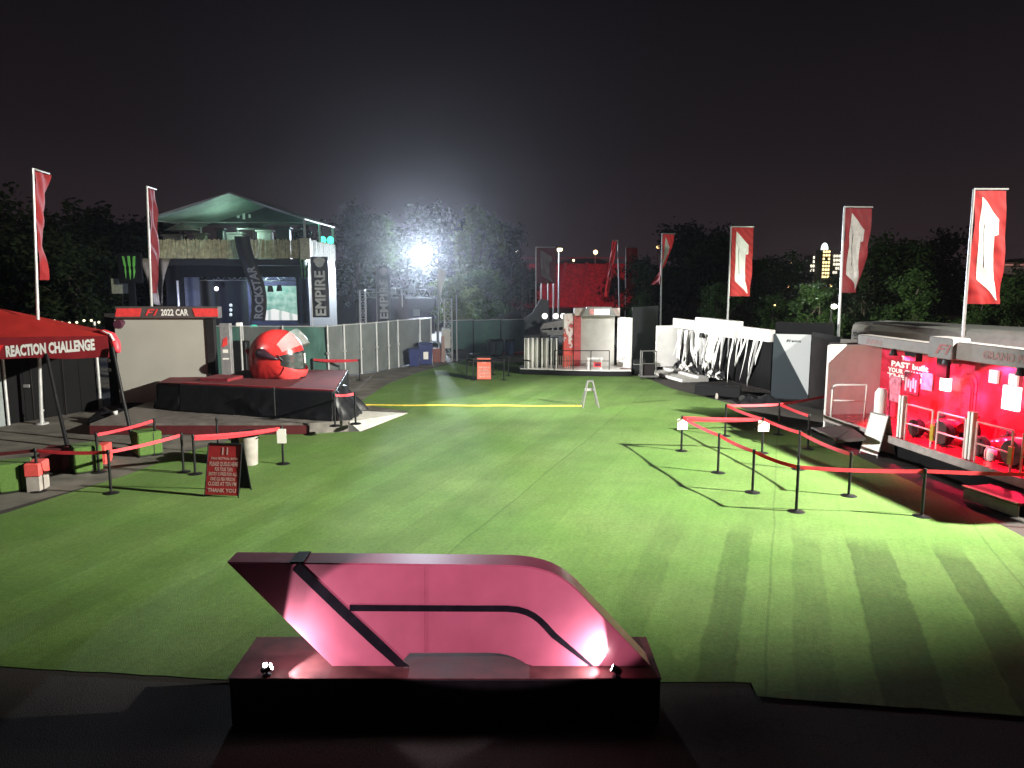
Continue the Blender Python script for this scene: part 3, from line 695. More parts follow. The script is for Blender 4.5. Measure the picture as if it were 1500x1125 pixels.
skirt(pf0, pf1, 1, PZ - .06, PZ - .02); skirt(pf1, pf2, 2); skirt(pf2, Vector((-6.3, 28.4, 0)), 3); skirt(Vector((pf0.x - .1, 26.4, 0)), pf0, 4, PZ - .04, PZ - .06)
MB().slab([pf0 + Vector((.02, 0, PZ - .06)), pf1 + Vector((0, 0, PZ - .02)), pf2 + Vector((0, 0, PZ - .02)), Vector((-6.3, 28.4, PZ - .02)), Vector((-10.2, 28.4, PZ - .02)), Vector((-10.2, 26.45, PZ - .02)), Vector((pf0.x - .1, 26.4, PZ - .04))], (0, 0, .03)).build('carpet_top', mk('carpet_red', (.11, .008, .012), .85, nz=.3), plat)
MB().slab([pf1 + Vector((.05, .02, PZ + .012)), pf2 + Vector((0, .02, PZ + .012)), pf2 + Vector((0, .12, PZ + .012)), pf1 + Vector((.05, .12, PZ + .012))], (0, 0, .03)).build('edge_trim', mk('trim_red', (.28, .016, .025), .6), plat)
t_ = MB().slab([(-10.6, 25.3, PZ + .012), (-9.6, 25.1, PZ + .012), (-9.4, 26.0, PZ + .012), (-10.4, 26.3, PZ + .012)], (0, 0, .10)); t_.build('carpet_riser', mk('riser_red', (.16, .010, .016), .8), plat)
def fend(u, v):
    x = pf2.x + (-4.98 - pf2.x) * u; e_ = abs(2 * v - 1)
    h_ = (PZ - .36) * (1 - u) ** .8 * (1 - e_ ** 6) + .10 * mno.noise(Vector((u * 4, v * 6, 4))) * (1 - e_ ** 4) * min(1, 3 * (1 - u))
    return (x + .25 * mno.noise(Vector((v * 5, 1, 2))) * u, pf2.y - .02 + .12 * u + 2.1 * v, .353 + max(0, h_))
k = MB().grid(fend, 30, 40); tag(k.build('bunched_cover', tarp, smooth=True), 'bunched black cover sloping down at the right end of the skirted platform', 'cover')

# ------------------------------------------------------------------ giant helmet
HY = 26.4; hc = P(405, 523, HY); HR = 41 * HY / FPX * 1.01
hel = thing('giant_helmet', 'giant red racing helmet with raised clear visor on the black skirted platform', 'helmet', (hc.x, HY, PZ))
hprof = [(-180, .97), (-150, 1.06), (-128, 1.13), (-105, 1.0), (-90, .95), (-70, 1.0), (-50, 1.16), (-30, 1.13), (-12, 1.02), (0, .99), (20, 1.0), (60, 1.03), (90, .99), (120, .97), (150, .96), (180, .97)]
def hr(th):
    th = (th + 180) % 360 - 180
    for i in range(len(hprof) - 1):
        a, b_ = hprof[i], hprof[i + 1]
        if a[0] <= th <= b_[0]:
            t = (th - a[0]) / (b_[0] - a[0]); t = t * t * (3 - 2 * t); return a[1] + (b_[1] - a[1]) * t
    return 1
yaw = R(-10)
def hsurf(th, ph, s=1.0, chin=0.0):
    r = hr(th) * HR * s; ce = max(0, math.cos(R(ph))) ** .85
    x = r * ce * math.cos(R(th)); z = r * ce * math.sin(R(th)); y = .82 * HR * s * math.sin(R(ph))
    x += chin * HR * ce; z = max(z, -.80 * HR * (1 + (s - 1) * .3))
    X = x * math.cos(yaw) - y * math.sin(yaw); Y_ = x * math.sin(yaw) + y * math.cos(yaw)
    return Vector((hc.x + X, HY + Y_, hc.z + z))
hred = mk('helmet_red', (.50, .026, .024), .3, nz=.06, coat=.4)
def shell(t0, t1, p0_, p1_, s, nm, mat, chin=0.0, n=(40, 24), thick=None):
    k = MB().grid(lambda u, v: hsurf(t0 + (t1 - t0) * u, p0_ + (p1_ - p0_) * v, s, chin), *n)
    return k.build(nm, mat, hel, smooth=True)
shell(-180, 180, -90, 90, 1.0, 'shell', hred, n=(72, 36))
shell(-22, 14, -62, 62, 1.012, 'eye_port', mk('port_black', (.02, .022, .022), .25), n=(14, 30))
shell(-20, 10, -44, 0, 1.02, 'visor', mk('smoke_visor', (.05, .06, .058), .15, coat=.5), n=(12, 20))
shell(-12, 8, 6, 34, 1.022, 'visor_sticker', paper, n=(8, 8))
shell(-66, -22, -58, 58, 1.04, 'chin_bar', mk('chin_red', (.66, .06, .06), .35, coat=.3), .06, n=(16, 30))
shell(-48, -34, -16, 22, 1.055, 'chin_vent', black, .06, n=(6, 8))
gl = bpy.data.materials.new('clear_visor'); gl.use_nodes = True; nt = gl.node_tree; o_ = nt.nodes['Material Output']
tr = nt.nodes.new('ShaderNodeBsdfTransparent'); mx = nt.nodes.new('ShaderNodeMixShader'); mx.inputs[0].default_value = .20
gb = nt.nodes['Principled BSDF']; gb.inputs['Base Color'].default_value = (.75, .8, .8, 1); gb.inputs['Roughness'].default_value = .15
nt.links.new(tr.outputs[0], mx.inputs[1]); nt.links.new(gb.outputs[0], mx.inputs[2]); nt.links.new(mx.outputs[0], o_.inputs['Surface'])
k = MB()
def vis(u, v):
    th = 24 + 30 * u; ph = -58 + 116 * v; return hsurf(th, ph, 1.06 + .20 * (1 - abs(2 * v - 1) ** 2) * (1 - u * .2), .05)
k.grid(vis, 10, 26); k.build('raised_visor', gl, hel, smooth=True)
k = MB()
k.tube([hsurf(20, -66, 1.05), hsurf(8, -64, 1.05), hsurf(-4, -58, 1.04)], [.02, .03, .02], 6); k.build('visor_hinge', black, hel)
def pod(th, ph, rx, rz, nm, mat, depth=.05):
    c = hsurf(th, ph, 1.0); t1 = (hsurf(th + 2, ph) - hsurf(th - 2, ph)).normalized(); t2 = (hsurf(th, ph + 2) - hsurf(th, ph - 2)).normalized(); n_ = t1.cross(t2).normalized()
    if (c - hc).dot(n_) < 0: n_ = -n_
    mb = MB()
    vs = []
    for (sc_, h_) in ((1, -.03), (1, depth * .6), (.8, depth)):
        for j in range(20):
            a = 2 * PI * j / 20; vs.append(c + t2 * (rx * sc_ * math.cos(a)) + t1 * (rz * sc_ * math.sin(a)) + n_ * h_)
    mb.add(vs, [(i * 20 + j, i * 20 + (j + 1) % 20, (i + 1) * 20 + (j + 1) % 20, (i + 1) * 20 + j) for i in range(2) for j in range(20)] + [tuple(range(40, 60))]); mb.build(nm, mat, hel)
c = hsurf(100, -78)
k = MB()     # dark side scoop with its tail towards the eye port
def side(x, z):
    y = -.80 * HR * math.sqrt(max(.05, 1 - x * x - z * z)); X = x * HR * math.cos(yaw) - y * math.sin(yaw); Y_ = x * HR * math.sin(yaw) + y * math.cos(yaw)
    return Vector((hc.x + X, HY + Y_ - .05, hc.z + z * HR))
k.tube([side(-.34, .20), side(-.26, .21), side(-.08, .20), side(.14, .12), side(.34, .04), side(.46, .0)], [.07, .16, .17, .10, .06, .02], 12); k.build('side_scoop', mk('scoop_black', (.03, .012, .02), .4), hel, smooth=True)
k = MB().tube([hsurf(172, -30, 1.0), hsurf(168, -10, 1.1), hsurf(168, 10, 1.1), hsurf(172, 30, 1.0)], [.03, .08, .08, .03], 8); k.build('rear_spoiler', hred, hel, smooth=True)

# ------------------------------------------------------------------ fences
FT = 2.5
gf_ = thing('mesh_fence', 'grey mesh covered fence with white posts curving away behind the helmet', 'fence', (-8, 37, 0))
fpts = [Vector((-15.0, 35.2, 0)), Vector((-12.6, 35.1, 0)), Vector((-10.7, 35.0, 0)), G(482, 556), G(506, 551.5), G(530, 548), G(553, 544.5), G(570, 541), G(584, 538), G(616, 533.5), G(632, 531)]
for i in range(len(fpts) - 1):
    a, b_ = fpts[i], fpts[i + 1]; d = (b_ - a); n = Vector((-d.y, d.x, 0)).normalized()
    k = MB().grid(lambda u, v: a.lerp(b_, .02 + .96 * u) + n * (.05 + .03 * math.sin(u * 9 + i) * math.sin(v * 5)) + Vector((0, 0, .06 + (FT - .1) * v)), 10, 4, n * .012)
    k.build('mesh_panel', fencegreen if i in (0, 2) else fencegrey, gf_)
    k = MB().tube([a + Vector((0, 0, FT)), b_ + Vector((0, 0, FT))], .028, 6); k.build('top_rail', steel, gf_)
for i, a in enumerate(fpts[1:]):
    MB().tube([a, a + Vector((0, 0, FT + .04))], .045, 8).build('post', steel, gf_)
    q = a + Vector((0, -.02, 1.25)); MB().box(q.x - .05, q.x + .09, q.y - .06, q.y - .0, q.z - .05, q.z + .05).build('clamp', steel, gf_)
grf = thing('mesh_fence', 'dark green mesh fence across the far end of the turf', 'fence', (-1, 47, 0))
gp = [Vector((-4.0, 46.4, 0)), Vector((-2.4, 46.8, 0)), Vector((-.7, 47.3, 0)), Vector((1.2, 47.8, 0)), Vector((2.4, 48.2, 0))]
for i in range(4):
    a, b_ = gp[i], gp[i + 1]; d = b_ - a; n = Vector((-d.y, d.x, 0)).normalized()
    MB().grid(lambda u, v: a.lerp(b_, u) + n * (.04 + .04 * math.sin(u * 8 + i) * math.sin(v * 4)) + Vector((0, 0, .05 + (2.05 + .2 * (i == 3)) * v)), 12, 4, n * .012).build('mesh_panel', fencegreen if i < 2 else mk('dark_teal_mesh', (.035, .07, .075), .8, nz=.25), grf)
    MB().tube([a + Vector((0, 0, 2.1)), b_ + Vector((0, 0, 2.14))], .03, 6).build('top_rail', steel, grf)
for a in gp: MB().tube([a, a + Vector((0, 0, 2.15))], .04, 6).build('post', darkpanel, grf)
k = thing('dark_screen', 'dark sloping hoarding between the green fence and the white curtain', 'hoarding', (2.0, 45, 0))
MB().slab([P(770, 516, 46), P(804, 516, 46), P(804, 440, 46), P(792, 438, 46), P(780, 458, 46), P(768, 466, 46)], (0, .1, 0)).build('panel', mk('dark_hoarding', (.05, .055, .065), .7), k)
# blue bins
for (x, y, w_, h_, lab) in ((607, 537, .55, 1.0, 'dark blue wheeled bin, left one in front of the grey fence'), (624, 534.5, .75, 1.25, 'larger blue wheeled bin with a white label by the end of the grey fence')):
    q = G(x, y); t = thing('wheeled_bin', lab, 'bin', q, R(8), 'blue bins by the fence')
    k = MB(); k.slab([(-w_ * .42, -.3, .06), (w_ * .42, -.3, .06), (w_ * .42, .26, .06), (-w_ * .42, .26, .06)], (0, 0, 0.001))
    b0 = [(-w_ * .42, -.28, .06), (w_ * .42, -.28, .06), (w_ * .42, .26, .06), (-w_ * .42, .26, .06)]; t0 = [(-w_ * .5, -.36, h_ * .92), (w_ * .5, -.36, h_ * .92), (w_ * .5, .3, h_ * .92), (-w_ * .5, .3, h_ * .92)]
    k = MB().add(b0 + t0, [(3, 2, 1, 0), (4, 5, 6, 7), (0, 1, 5, 4), (1, 2, 6, 5), (2, 3, 7, 6), (3, 0, 4, 7)]); k.build('body', bluebin, t, local=True)
    MB().bbox(-w_ * .53, w_ * .53, -.4, .34, h_ * .93, h_, .03).build('lid', bluebin, t, local=True)
    for s in (-1, 1): MB().lathe([(.1, -.03), (.1, .03)], 12, (s * w_ * .42, .28, .1), 'x').build('wheel', rubber, t, local=True)
    if w_ > .6: MB().box(-.14, .12, -.375, -.34, .35, .75).build('label_sheet', paper, t, local=True)
for i, (x, mt, lab) in enumerate(((720, greybin, 'small far grey bin nearest the orange notice board'), (730, fencegreen, 'small far green grey bin between grey and blue bins'), (747, bluebin, 'small far blue bin in front of the dark fence'))):
    q = P(x, 517, 45.5); q.z = 0; t = thing('far_bin', lab, 'bin', q, 0, 'small bins by the far fence')
    b = MB().lathe([(.24, 0), (.29, .75), (.31, .76), (.31, .82)], 14, q + Vector((0, 0, .1))); b.build('body', mk('bin_tint%d' % i, ((.12, .16, .17), (.10, .19, .18), (.05, .10, .24))[i], .6), t)
    MB().lathe([(.32, .82), (.30, .9), (.1, .95)], 14, q + Vector((0, 0, .1))).build('lid', darkpanel, t)
# red and brown small barriers near the mast
t = thing('crate_stack', 'small reddish crates stacked beside the lattice mast', 'crates', G(648, 531))
q = G(648, 531); MB().bbox(q.x - .55, q.x - .1, q.y, q.y + .4, 0, .8, .02).build('crate', mk('rust', (.22, .07, .05), .7), t); MB().bbox(q.x - .05, q.x + .12, q.y, q.y + .3, 0, 1.5, .02).build('upright', mk('rust_pale', (.36, .22, .19), .7), t)
tag(MB().bbox(G(664, 527).x, G(686, 527).x, 43.8, 44.4, 0, .55, .03).build('road_case', black), 'long low black case at the foot of the lattice mast', 'case')

# ------------------------------------------------------------------ lattice masts
def lattice(px0, px1, py_base, py_top, Y, name, label, extra=None):
    a, b_ = P(px0, py_top, Y), P(px1, py_top, Y); h = a.z; wd = b_.x - a.x; t = thing(name, label, 'lattice mast', ((a.x + b_.x) / 2, Y, 0))
    k = MB(); cs = [(a.x, Y), (b_.x, Y), (b_.x, Y + wd), (a.x, Y + wd)]
    for c in cs: k.tube([(c[0], c[1], 0), (c[0], c[1], h)], .03, 6)
    k.build('chord', steel, t); k = MB(); n = int(h / wd)
    for i in range(n):
        z0, z1 = h * i / n, h * (i + 1) / n
        for j in range(4):
            p, q = cs[j], cs[(j + 1) % 4]
            if i % 2: p, q = q, p
            k.tube([(p[0], p[1], z0), (q[0], q[1], z1)], .016, 5); k.tube([(p[0], p[1], z1), (q[0], q[1], z1)], .016, 5)
    k.build('lacing', steel, t); return t, a, b_, h
t, a, b_, h = lattice(650, 661, 531, 438, 42.6, 'lattice_mast', 'tall white lattice mast with a pale box, just right of the flood light')
k = MB().bbox(a.x - .12, a.x + .36, 42.3, 42.55, P(655, 510, 42.4).z, P(655, 482, 42.4).z, .02); k.build('control_box', offwhite, t)
k = MB().tube([(b_.x + .28, 42.7, 0), (b_.x + .28, 42.7, P(664, 432, 42.7).z)], .035, 6); k.build('pole', steel, t)
t, a, b_, h = lattice(526, 534, 500, 425, 47.5, 'lattice_mast', 'shorter white lattice mast left of the pale banner, behind the grey fence')
MB().tube([(b_.x, 47.6, h - .15), (b_.x + 2.0, 47.6, h - .15)], .03, 6).build('arm', steel, t)

# ------------------------------------------------------------------ big flood light
FL = P(619, 375, 70)
ft = thing('flood_light', 'glowing white globe flood light on a mast above the far fence', 'flood light', (FL.x, FL.y, 0))
MB().tube([(FL.x, FL.y, 0), (FL.x, FL.y, FL.z - .85)], [.09, .06], 10).build('mast', darkpanel, ft)
MB().ball(FL, .82, 24, 16).build('globe', em('globe', (.90, .95, 1.0), 22), ft, smooth=True)
spot(FL + Vector((.1, -1.0, 0)), (0.5, 20, 2.5), 56000, 134, .6, (.76, .87, 1.0), .5)
MB().lathe([(.3, 0), (.3, .12), (.1, .16)], 14, FL + Vector((0, 0, .80))).build('cap', darkpanel, ft)

# ------------------------------------------------------------------ two-storey stage
SX0, SX1, SY0, SY1 = P(228, 378, 48).x, P(449, 378, 48).x, 48.0, 55.5
zd = P(300, 379, 48).z; zr = P(300, 351, 48).z; ze = P(300, 321, 48).z; zp = P(338, 283, 48).z
stg = thing('stage', 'two storey black stage with bamboo railing and open gabled canopy roof', 'stage', ((SX0 + SX1) / 2, SY0, 0))
k = MB(); k.box(SX0, SX1, SY0, SY1, zd - .42, zd - .02); k.build('upper_deck', mk('deck_black', (.02, .021, .022), .5), stg)
xm = P(338, 283, 48).x
for sx_, nm in ((SX0 - .25, 'roof'), (SX1 + .0, 'roof')):
    k = MB().grid(lambda u, v: Vector((sx_ + (xm - sx_) * u, SY0 - .3 + (SY1 - SY0 + .6) * v, ze + (zp - ze) * u - .12 * math.sin(PI * u) * (1 - .4 * math.sin(v * 10) ** 2))), 12, 14, (0, 0, .03)); k.build(nm, roofcloth, stg, smooth='auto')
k = MB().slab([(SX0 + .3, SY1 - .3, ze + .1), (SX1 - .3, SY1 - .3, ze + .1), (xm, SY1 - .3, zp - .25)], (0, .05, 0)); k.build('gable_sheet', mk('gable_dark', (.03, .03, .033), .6), stg)
k = MB(); qx = P(357, 315, SY1 - .3); k.box(qx.x - .5, qx.x - .3, SY1 - .33, SY1 - .31, qx.z - .2, qx.z + .1); k.box(qx.x - .08, qx.x + .1, SY1 - .33, SY1 - .31, qx.z - .3, qx.z + .25); k.box(qx.x + .35, qx.x + .5, SY1 - .33, SY1 - .31, qx.z - .2, qx.z + .05); k.build('gable_mark', letterwhite, stg)
def frame_bar(a, b_, r=.06): MB().tube([a, b_], r, 6).build('roof_beam', steel, stg)
for y in (SY0 - .25, SY1 + .25):
    frame_bar((SX0 - .25, y, ze), (xm, y, zp)); frame_bar((SX1, y, ze), (xm, y, zp))
for x in (SX0 - .25, SX1): frame_bar((x, SY0 - .25, ze), (x, SY1 + .25, ze))
frame_bar((SX0, SY0 + 2.6, ze), (SX1, SY0 + 2.6, ze - .05), .04)
for x, y in ((SX0 - .1, SY0), (SX1 - .05, SY0), (SX1 - .05, (SY0 + SY1) / 2), (SX1 - .05, SY1), (SX0 - .1, SY1), (SX0 + 2.6, SY1)):
    MB().tube([(x, y, zd), (x, y, ze)], .08, 8).build('roof_post', steel, stg)
def slats(a, b_, n, nm='bamboo_railing'):
    k = MB(); r_ = random.Random(5)
    for i in range(n):
        p = a.lerp(b_, (i + .5) / n); h_ = zr - zd + r_.uniform(-.06, .05); rr = (b_ - a).length / n * r_.uniform(.36, .47)
        k.tube([p + Vector((0, 0, .02)), p + Vector((r_.uniform(-.02, .02), 0, h_))], rr, 6)
    return k.build(nm, bamboo, stg)
A, B_, C_ = Vector((SX0, SY0 - .08, zd)), Vector((SX1, SY0 - .08, zd)), Vector((SX1 + .02, SY1, zd))
slats(A, A.lerp(B_, .58), 62); slats(A.lerp(B_, .60), B_, 44); slats(B_, C_, 42)
c = B_; MB().bbox(c.x - .32, c.x + .32, c.y - .2, c.y + .1, zd - .05, zr + .08, .02).build('corner_panel', mk('pale_bamboo', (.62, .60, .40), .6), stg)
for i, (x, y, r_, cl) in enumerate(((473, 352, .34, 0), (484, 352, .34, 0))):
    q = P(x, y, 53.5 + i); MB().ball(q, (r_ * .7, r_ * .4, r_ * .8), 12, 8).build('green_lamp', em('green_lamp%d' % i, (.08, 1, .62), 2.2), stg)
point(P(470, 345, 52) + Vector((-.8, 0, .9)), 260, (.2, 1, .6), .25)
point((xm - .8, SY0 + 3.0, zd + 1.7), 330, (.6, 1, .78), .3)
# upper deck clutter, all pale and dark pieces of furniture under the roof
def clutter(px, py, Y, w_, h_, mat, name, label):
    q = P(px, py, Y); t = thing(name, label, name.replace('_', ' '), (q.x, q.y, q.z))
    MB().bbox(q.x - w_ / 2, q.x + w_ / 2, q.y, q.y + .5, zd + .0, q.z + h_, .05).build('body', mat, t); MB().bbox(q.x - w_ / 2 - .1, q.x + w_ / 2 + .1, q.y - .1, q.y + .6, q.z + h_ + .01, q.z + h_ + .12, .03).build('top', mat, t)
clutter(252, 347, 51, 1.3, .05, mk('dim_grey', (.16, .155, .15), .7), 'bar_counter', 'grey counter on the left of the upper stage deck')
clutter(292, 346, 53, .8, .1, mk('dim_tan', (.13, .115, .09), .7), 'cabinet', 'small brownish cabinet left of centre on the upper stage deck')
clutter(343, 345, 53, 1.1, .1, mk('dim_white_c', (.24, .235, .225), .7), 'bar_counter', 'pale grey counter right behind the centre banner on the upper deck')
clutter(387, 345, 52, 1.0, .25, mk('dim_white_b', (.30, .30, .29), .7), 'cabinet', 'pale cabinet in the middle of the upper stage deck')
clutter(414, 343, 52, .9, .35, black, 'loudspeaker_stack', 'black loudspeaker stack on the right of the upper stage deck')
clutter(322, 344, 51, .5, .3, black, 'loudspeaker_stack', 'small black loudspeaker stack left of the banner on the upper deck')
for i, (px, py, lab) in enumerate(((268, 338, 'dim round parasol canopy at the left of the upper deck'), (372, 336, 'dark round parasol canopy above the centre banner'))):
    q = P(px, py, 50.5 + i); t = thing('parasol', lab, 'parasol', (q.x, q.y, zd))
    MB().lathe([(1.15, 0), (.7, .26), (.05, .48), (.02, .5)], 12, q).build('canopy', mk('parasol_%d' % i, ((.14, .13, .115), (.03, .03, .03))[i], .7), t)
    MB().tube([(q.x, q.y, zd), (q.x, q.y, q.z + .45)], .035, 6).build('pole', darkpanel, t)
# lower front
k = MB(); k.box(SX0 + .5, SX1, SY0 + 5.4, SY0 + 5.5, 0, zd - .43); k.build('back_drape', bluepanel, stg)
def front_panel(x0, x1, mat, y=SY0 + .1, z0=0.0, z1=None, nm='front_drape'):
    a = P(x0, 420, y).x; b2 = P(x1, 420, y).x; z1 = z1 or zd - .44; nn = max(6, int((b2 - a) * 5))
    MB().grid(lambda u, v: Vector((a + (b2 - a) * u, y + .06 * math.sin(u * nn * 1.3), z0 + (z1 - z0) * v)), nn * 3, 3, (0, .02, 0)).build(nm, mat, stg)
front_panel(243, 268, blackcloth); front_panel(270, 292, bluepanel); front_panel(292, 312, mk('blue_black', (.018, .02, .03), .7), SY0 + 1.5)
front_panel(314, 362, mk('black_blue', (.012, .014, .022), .7), SY0 + 2); front_panel(434, 449, bluepanel, SY0 + .05)
k = MB().box(SX0 + 1.5, SX1, SY0 + .0, SY0 + .3, zd - 1.15, zd - .44); k.build('fascia', blackcloth, stg)
# side wall of the stage
k = MB().box(SX1, SX1 + .06, SY0 + .02, SY1, 0, zd - .44); k.build('side_wall', mk('side_grey', (.035, .037, .036), .6, nz=.2, scale=1), stg)
q = P(484, 402, SY0 + 4.8); k = MB().tube([(SX1 + .07, q.y, q.z), (SX1 + .09, q.y, q.z)], .28, 8); k.tube([(SX1 + .07, q.y, q.z - .5), (SX1 + .09, q.y, q.z - .5)], .2, 8); k.build('side_mark', lettergrey, stg)
# front truss with pale mesh
tz = P(330, 404, SY0 + 1.2).z
def truss(x0, x1, y, z, nm):
    k = MB(); r_ = .22
    for (dy, dz) in ((0, 0), (0, -.5), (.4, 0), (.4, -.5)): k.tube([(x0, y + dy, z + dz), (x1, y + dy, z + dz)], .035, 6)
    n = int((x1 - x0) / .5)
    for i in range(n):
        a = x0 + (x1 - x0) * i / n; b2 = x0 + (x1 - x0) * (i + 1) / n; s = i % 2
        k.tube([(a, y, z - .5 * s), (b2, y, z - .5 * (1 - s))], .025, 5); k.tube([(a, y + .4, z - .5 * (1 - s)), (b2, y + .4, z - .5 * s)], .025, 5); k.tube([(a, y, z - .5 * s), (a, y + .4, z - .5 * s)], .02, 5)
    k.build(nm, grey, stg)
truss(P(288, 404, SY0 + 1.2).x, P(432, 404, SY0 + 1.2).x, SY0 + 1.2, tz + .2, 'truss')
for (x, y) in ((396, 423), (409, 422)):
    q = P(x, y, SY0 + 1.0); MB().lathe([(.10, .22), (.16, .1), (.2, -.2)], 10, q).build('stage_lamp', black, stg)
q = P(317, 423, SY0 + 1.2); MB().ball(q, .13, 10, 8).build('white_lamp', em('white_lamp', (1, 1, 1), 6), stg)
q = P(261, 432, SY0 - .1); MB().tube([(q.x, SY0 - .1, q.z - 2), (q.x, SY0 - .1, q.z + .9)], .07, 8).build('scaffold_tube', steel, stg)
for y in (447, 454, 461): q = P(338, y, SY0 + 1.9); MB().ball(q, .11, 8, 6).build('small_lamp', em('sl%d' % y, (.8, .85, .9), .6), stg)
# led screen
def screen_mat():
    m = bpy.data.materials.new('led_screen'); m.use_nodes = True; nt = m.node_tree; N = nt.nodes; L = nt.links; b = N['Principled BSDF']; b.inputs['Base Color'].default_value = (.02, .02, .02, 1)
    tc = N.new('ShaderNodeTexCoord'); s = N.new('ShaderNodeSeparateXYZ'); L.new(tc.outputs['Generated'], s.inputs[0])
    n = N.new('ShaderNodeTexNoise'); n.inputs['Scale'].default_value = 5; n.inputs['Detail'].default_value = 6; L.new(tc.outputs['Generated'], n.inputs['Vector'])
    cr = N.new('ShaderNodeValToRGB'); cr.color_ramp.elements[0].color = (.10, .36, .28, 1); cr.color_ramp.elements[1].color = (.55, .78, .68, 1); cr.color_ramp.elements[0].position = .35; cr.color_ramp.elements[1].position = .7
    L.new(n.outputs['Fac'], cr.inputs['Fac'])
    ab = N.new('ShaderNodeMath'); ab.operation = 'SUBTRACT'; L.new(s.outputs['X'], ab.inputs[0]); ab.inputs[1].default_value = .42
    a2 = N.new('ShaderNodeMath'); a2.operation = 'ABSOLUTE'; L.new(ab.outputs[0], a2.inputs[0])
    ma = N.new('ShaderNodeMath'); ma.operation = 'MULTIPLY_ADD'; L.new(a2.outputs[0], ma.inputs[0]); ma.inputs[1].default_value = -.3; ma.inputs[2].default_value = .34
    lt = N.new('ShaderNodeMath'); lt.operation = 'LESS_THAN'; L.new(s.outputs['Z'], lt.inputs[0]); L.new(ma.outputs[0], lt.inputs[1])
    n3 = N.new('ShaderNodeTexWave'); n3.inputs['Scale'].default_value = 1.1; n3.inputs['Distortion'].default_value = 2; L.new(tc.outputs['Generated'], n3.inputs['Vector'])
    c2 = N.new('ShaderNodeValToRGB'); c2.color_ramp.elements[0].color = (.5, .6, .56, 1); c2.color_ramp.elements[1].color = (1, 1, .97, 1); c2.color_ramp.elements[1].position = .3; L.new(n3.outputs['Color'], c2.inputs['Fac'])
    mx = N.new('ShaderNodeMix'); mx.data_type = 'RGBA'; L.new(lt.outputs[0], mx.inputs['Factor']); L.new(cr.outputs['Color'], mx.inputs[6]); L.new(c2.outputs['Color'], mx.inputs[7])
    L.new(mx.outputs[2], b.inputs['Emission Color']); b.inputs['Emission Strength'].default_value = .85; return m
a, b_ = P(378, 469, SY0 + 2.6), P(433, 419, SY0 + 2.6)
MB().box(a.x, b_.x, SY0 + 2.6, SY0 + 2.75, a.z, b_.z).build('led_screen', screen_mat(), stg)
point((a.x + 1.2, SY0 + 1.4, 4.2), 260, (.6, 1, .85), .4)
point((SX0 + 4.5, SY0 + 3.2, 4.0), 900, (.55, .62, 1), .3)
point((SX0 + 2.4, SY0 - 2.5, 2.8), 420, (.55, .62, 1), .3)
q = P(372, 480, SY0 - 11); t = thing('green_beacon', 'small glowing green lamp on the fence top above the helmet', 'lamp', q)
MB().lathe([(.16, -.12), (.2, -.04), (.2, .08), (.1, .14)], 12, q).build('lens', em('green_lens', (.02, .62, .40), .75), t); MB().lathe([(.2, -.2), (.22, -.13)], 12, q).build('base', black, t); MB().tube([q - Vector((0, 0, .2)), (q.x, q.y, 0)], .03, 6).build('pole', black, t)
# claw logos
def claw(px0, px1, py0, py1, Y, label, board=True):
    a, b_ = P(px0, py1, Y), P(px1, py0, Y); t = thing('claw_sign', label, 'sign', (a.x, Y, a.z))
    k = MB()
    for pl in CLAW: poly(k, pl, (a.x, Y, a.z), ey, ez, b_.x - a.x, b_.z - a.z, .02, .03)
    k.build('claw_mark', lettergreen, t)
    if board: MB().bbox(a.x - .3, b_.x + .3, Y + .001, Y + .2, a.z - .3, b_.z + .2, .05).build('board', blackcloth, t); MB().bbox(a.x + .2, b_.x - .2, Y + .05, Y + .15, 0, a.z - .3).build('stand', blackcloth, t)
claw(181, 199, 375, 408, 46, 'three green claw marks on a dark sign left of the stage')
claw(440, 453, 379, 409, SY0 - .2, 'three green claw marks on the right front corner of the stage', False)
a, b_ = P(164, 430, 46.5), P(190, 408, 46.5); t = thing('pale_board', 'small pale striped board beside the left claw sign', 'board', (a.x, 46.5, 0))
k = MB()
for i in range(7): x0 = a.x + (b_.x - a.x) * i / 7; k.box(x0, x0 + (b_.x - a.x) / 7.4, 46.5, 46.54, a.z, b_.z)
k.build('slats', mk('dim_bamboo', (.26, .28, .21), .7, nz=.3), t); MB().tube([((a.x + b_.x) / 2, 46.6, 0), ((a.x + b_.x) / 2, 46.6, a.z)], .06, 6).build('pole', darkpanel, t)
q0, q1 = P(203, 440, 46.8), P(243, 370, 46.8); t = thing('side_tarp', 'crumpled pale brown sheet hanging at the left side of the stage', 'tarp', (q0.x, 46.8, 0))
MB().grid(lambda u, v: Vector((q0.x + .2 + (q1.x - q0.x) * (u * (.35 + .65 * v) + .45 * (1 - v) * .6), 46.8 + .3 * math.sin(u * 9 + v * 4), q0.z + (q1.z - .35 - q0.z) * v - .4 * u * (1 - v))), 16, 10, (0, .02, 0)).build('sheet', mk('pale_tarp', (.17, .145, .12), .7, nz=.35, scale=2), t, smooth=True)

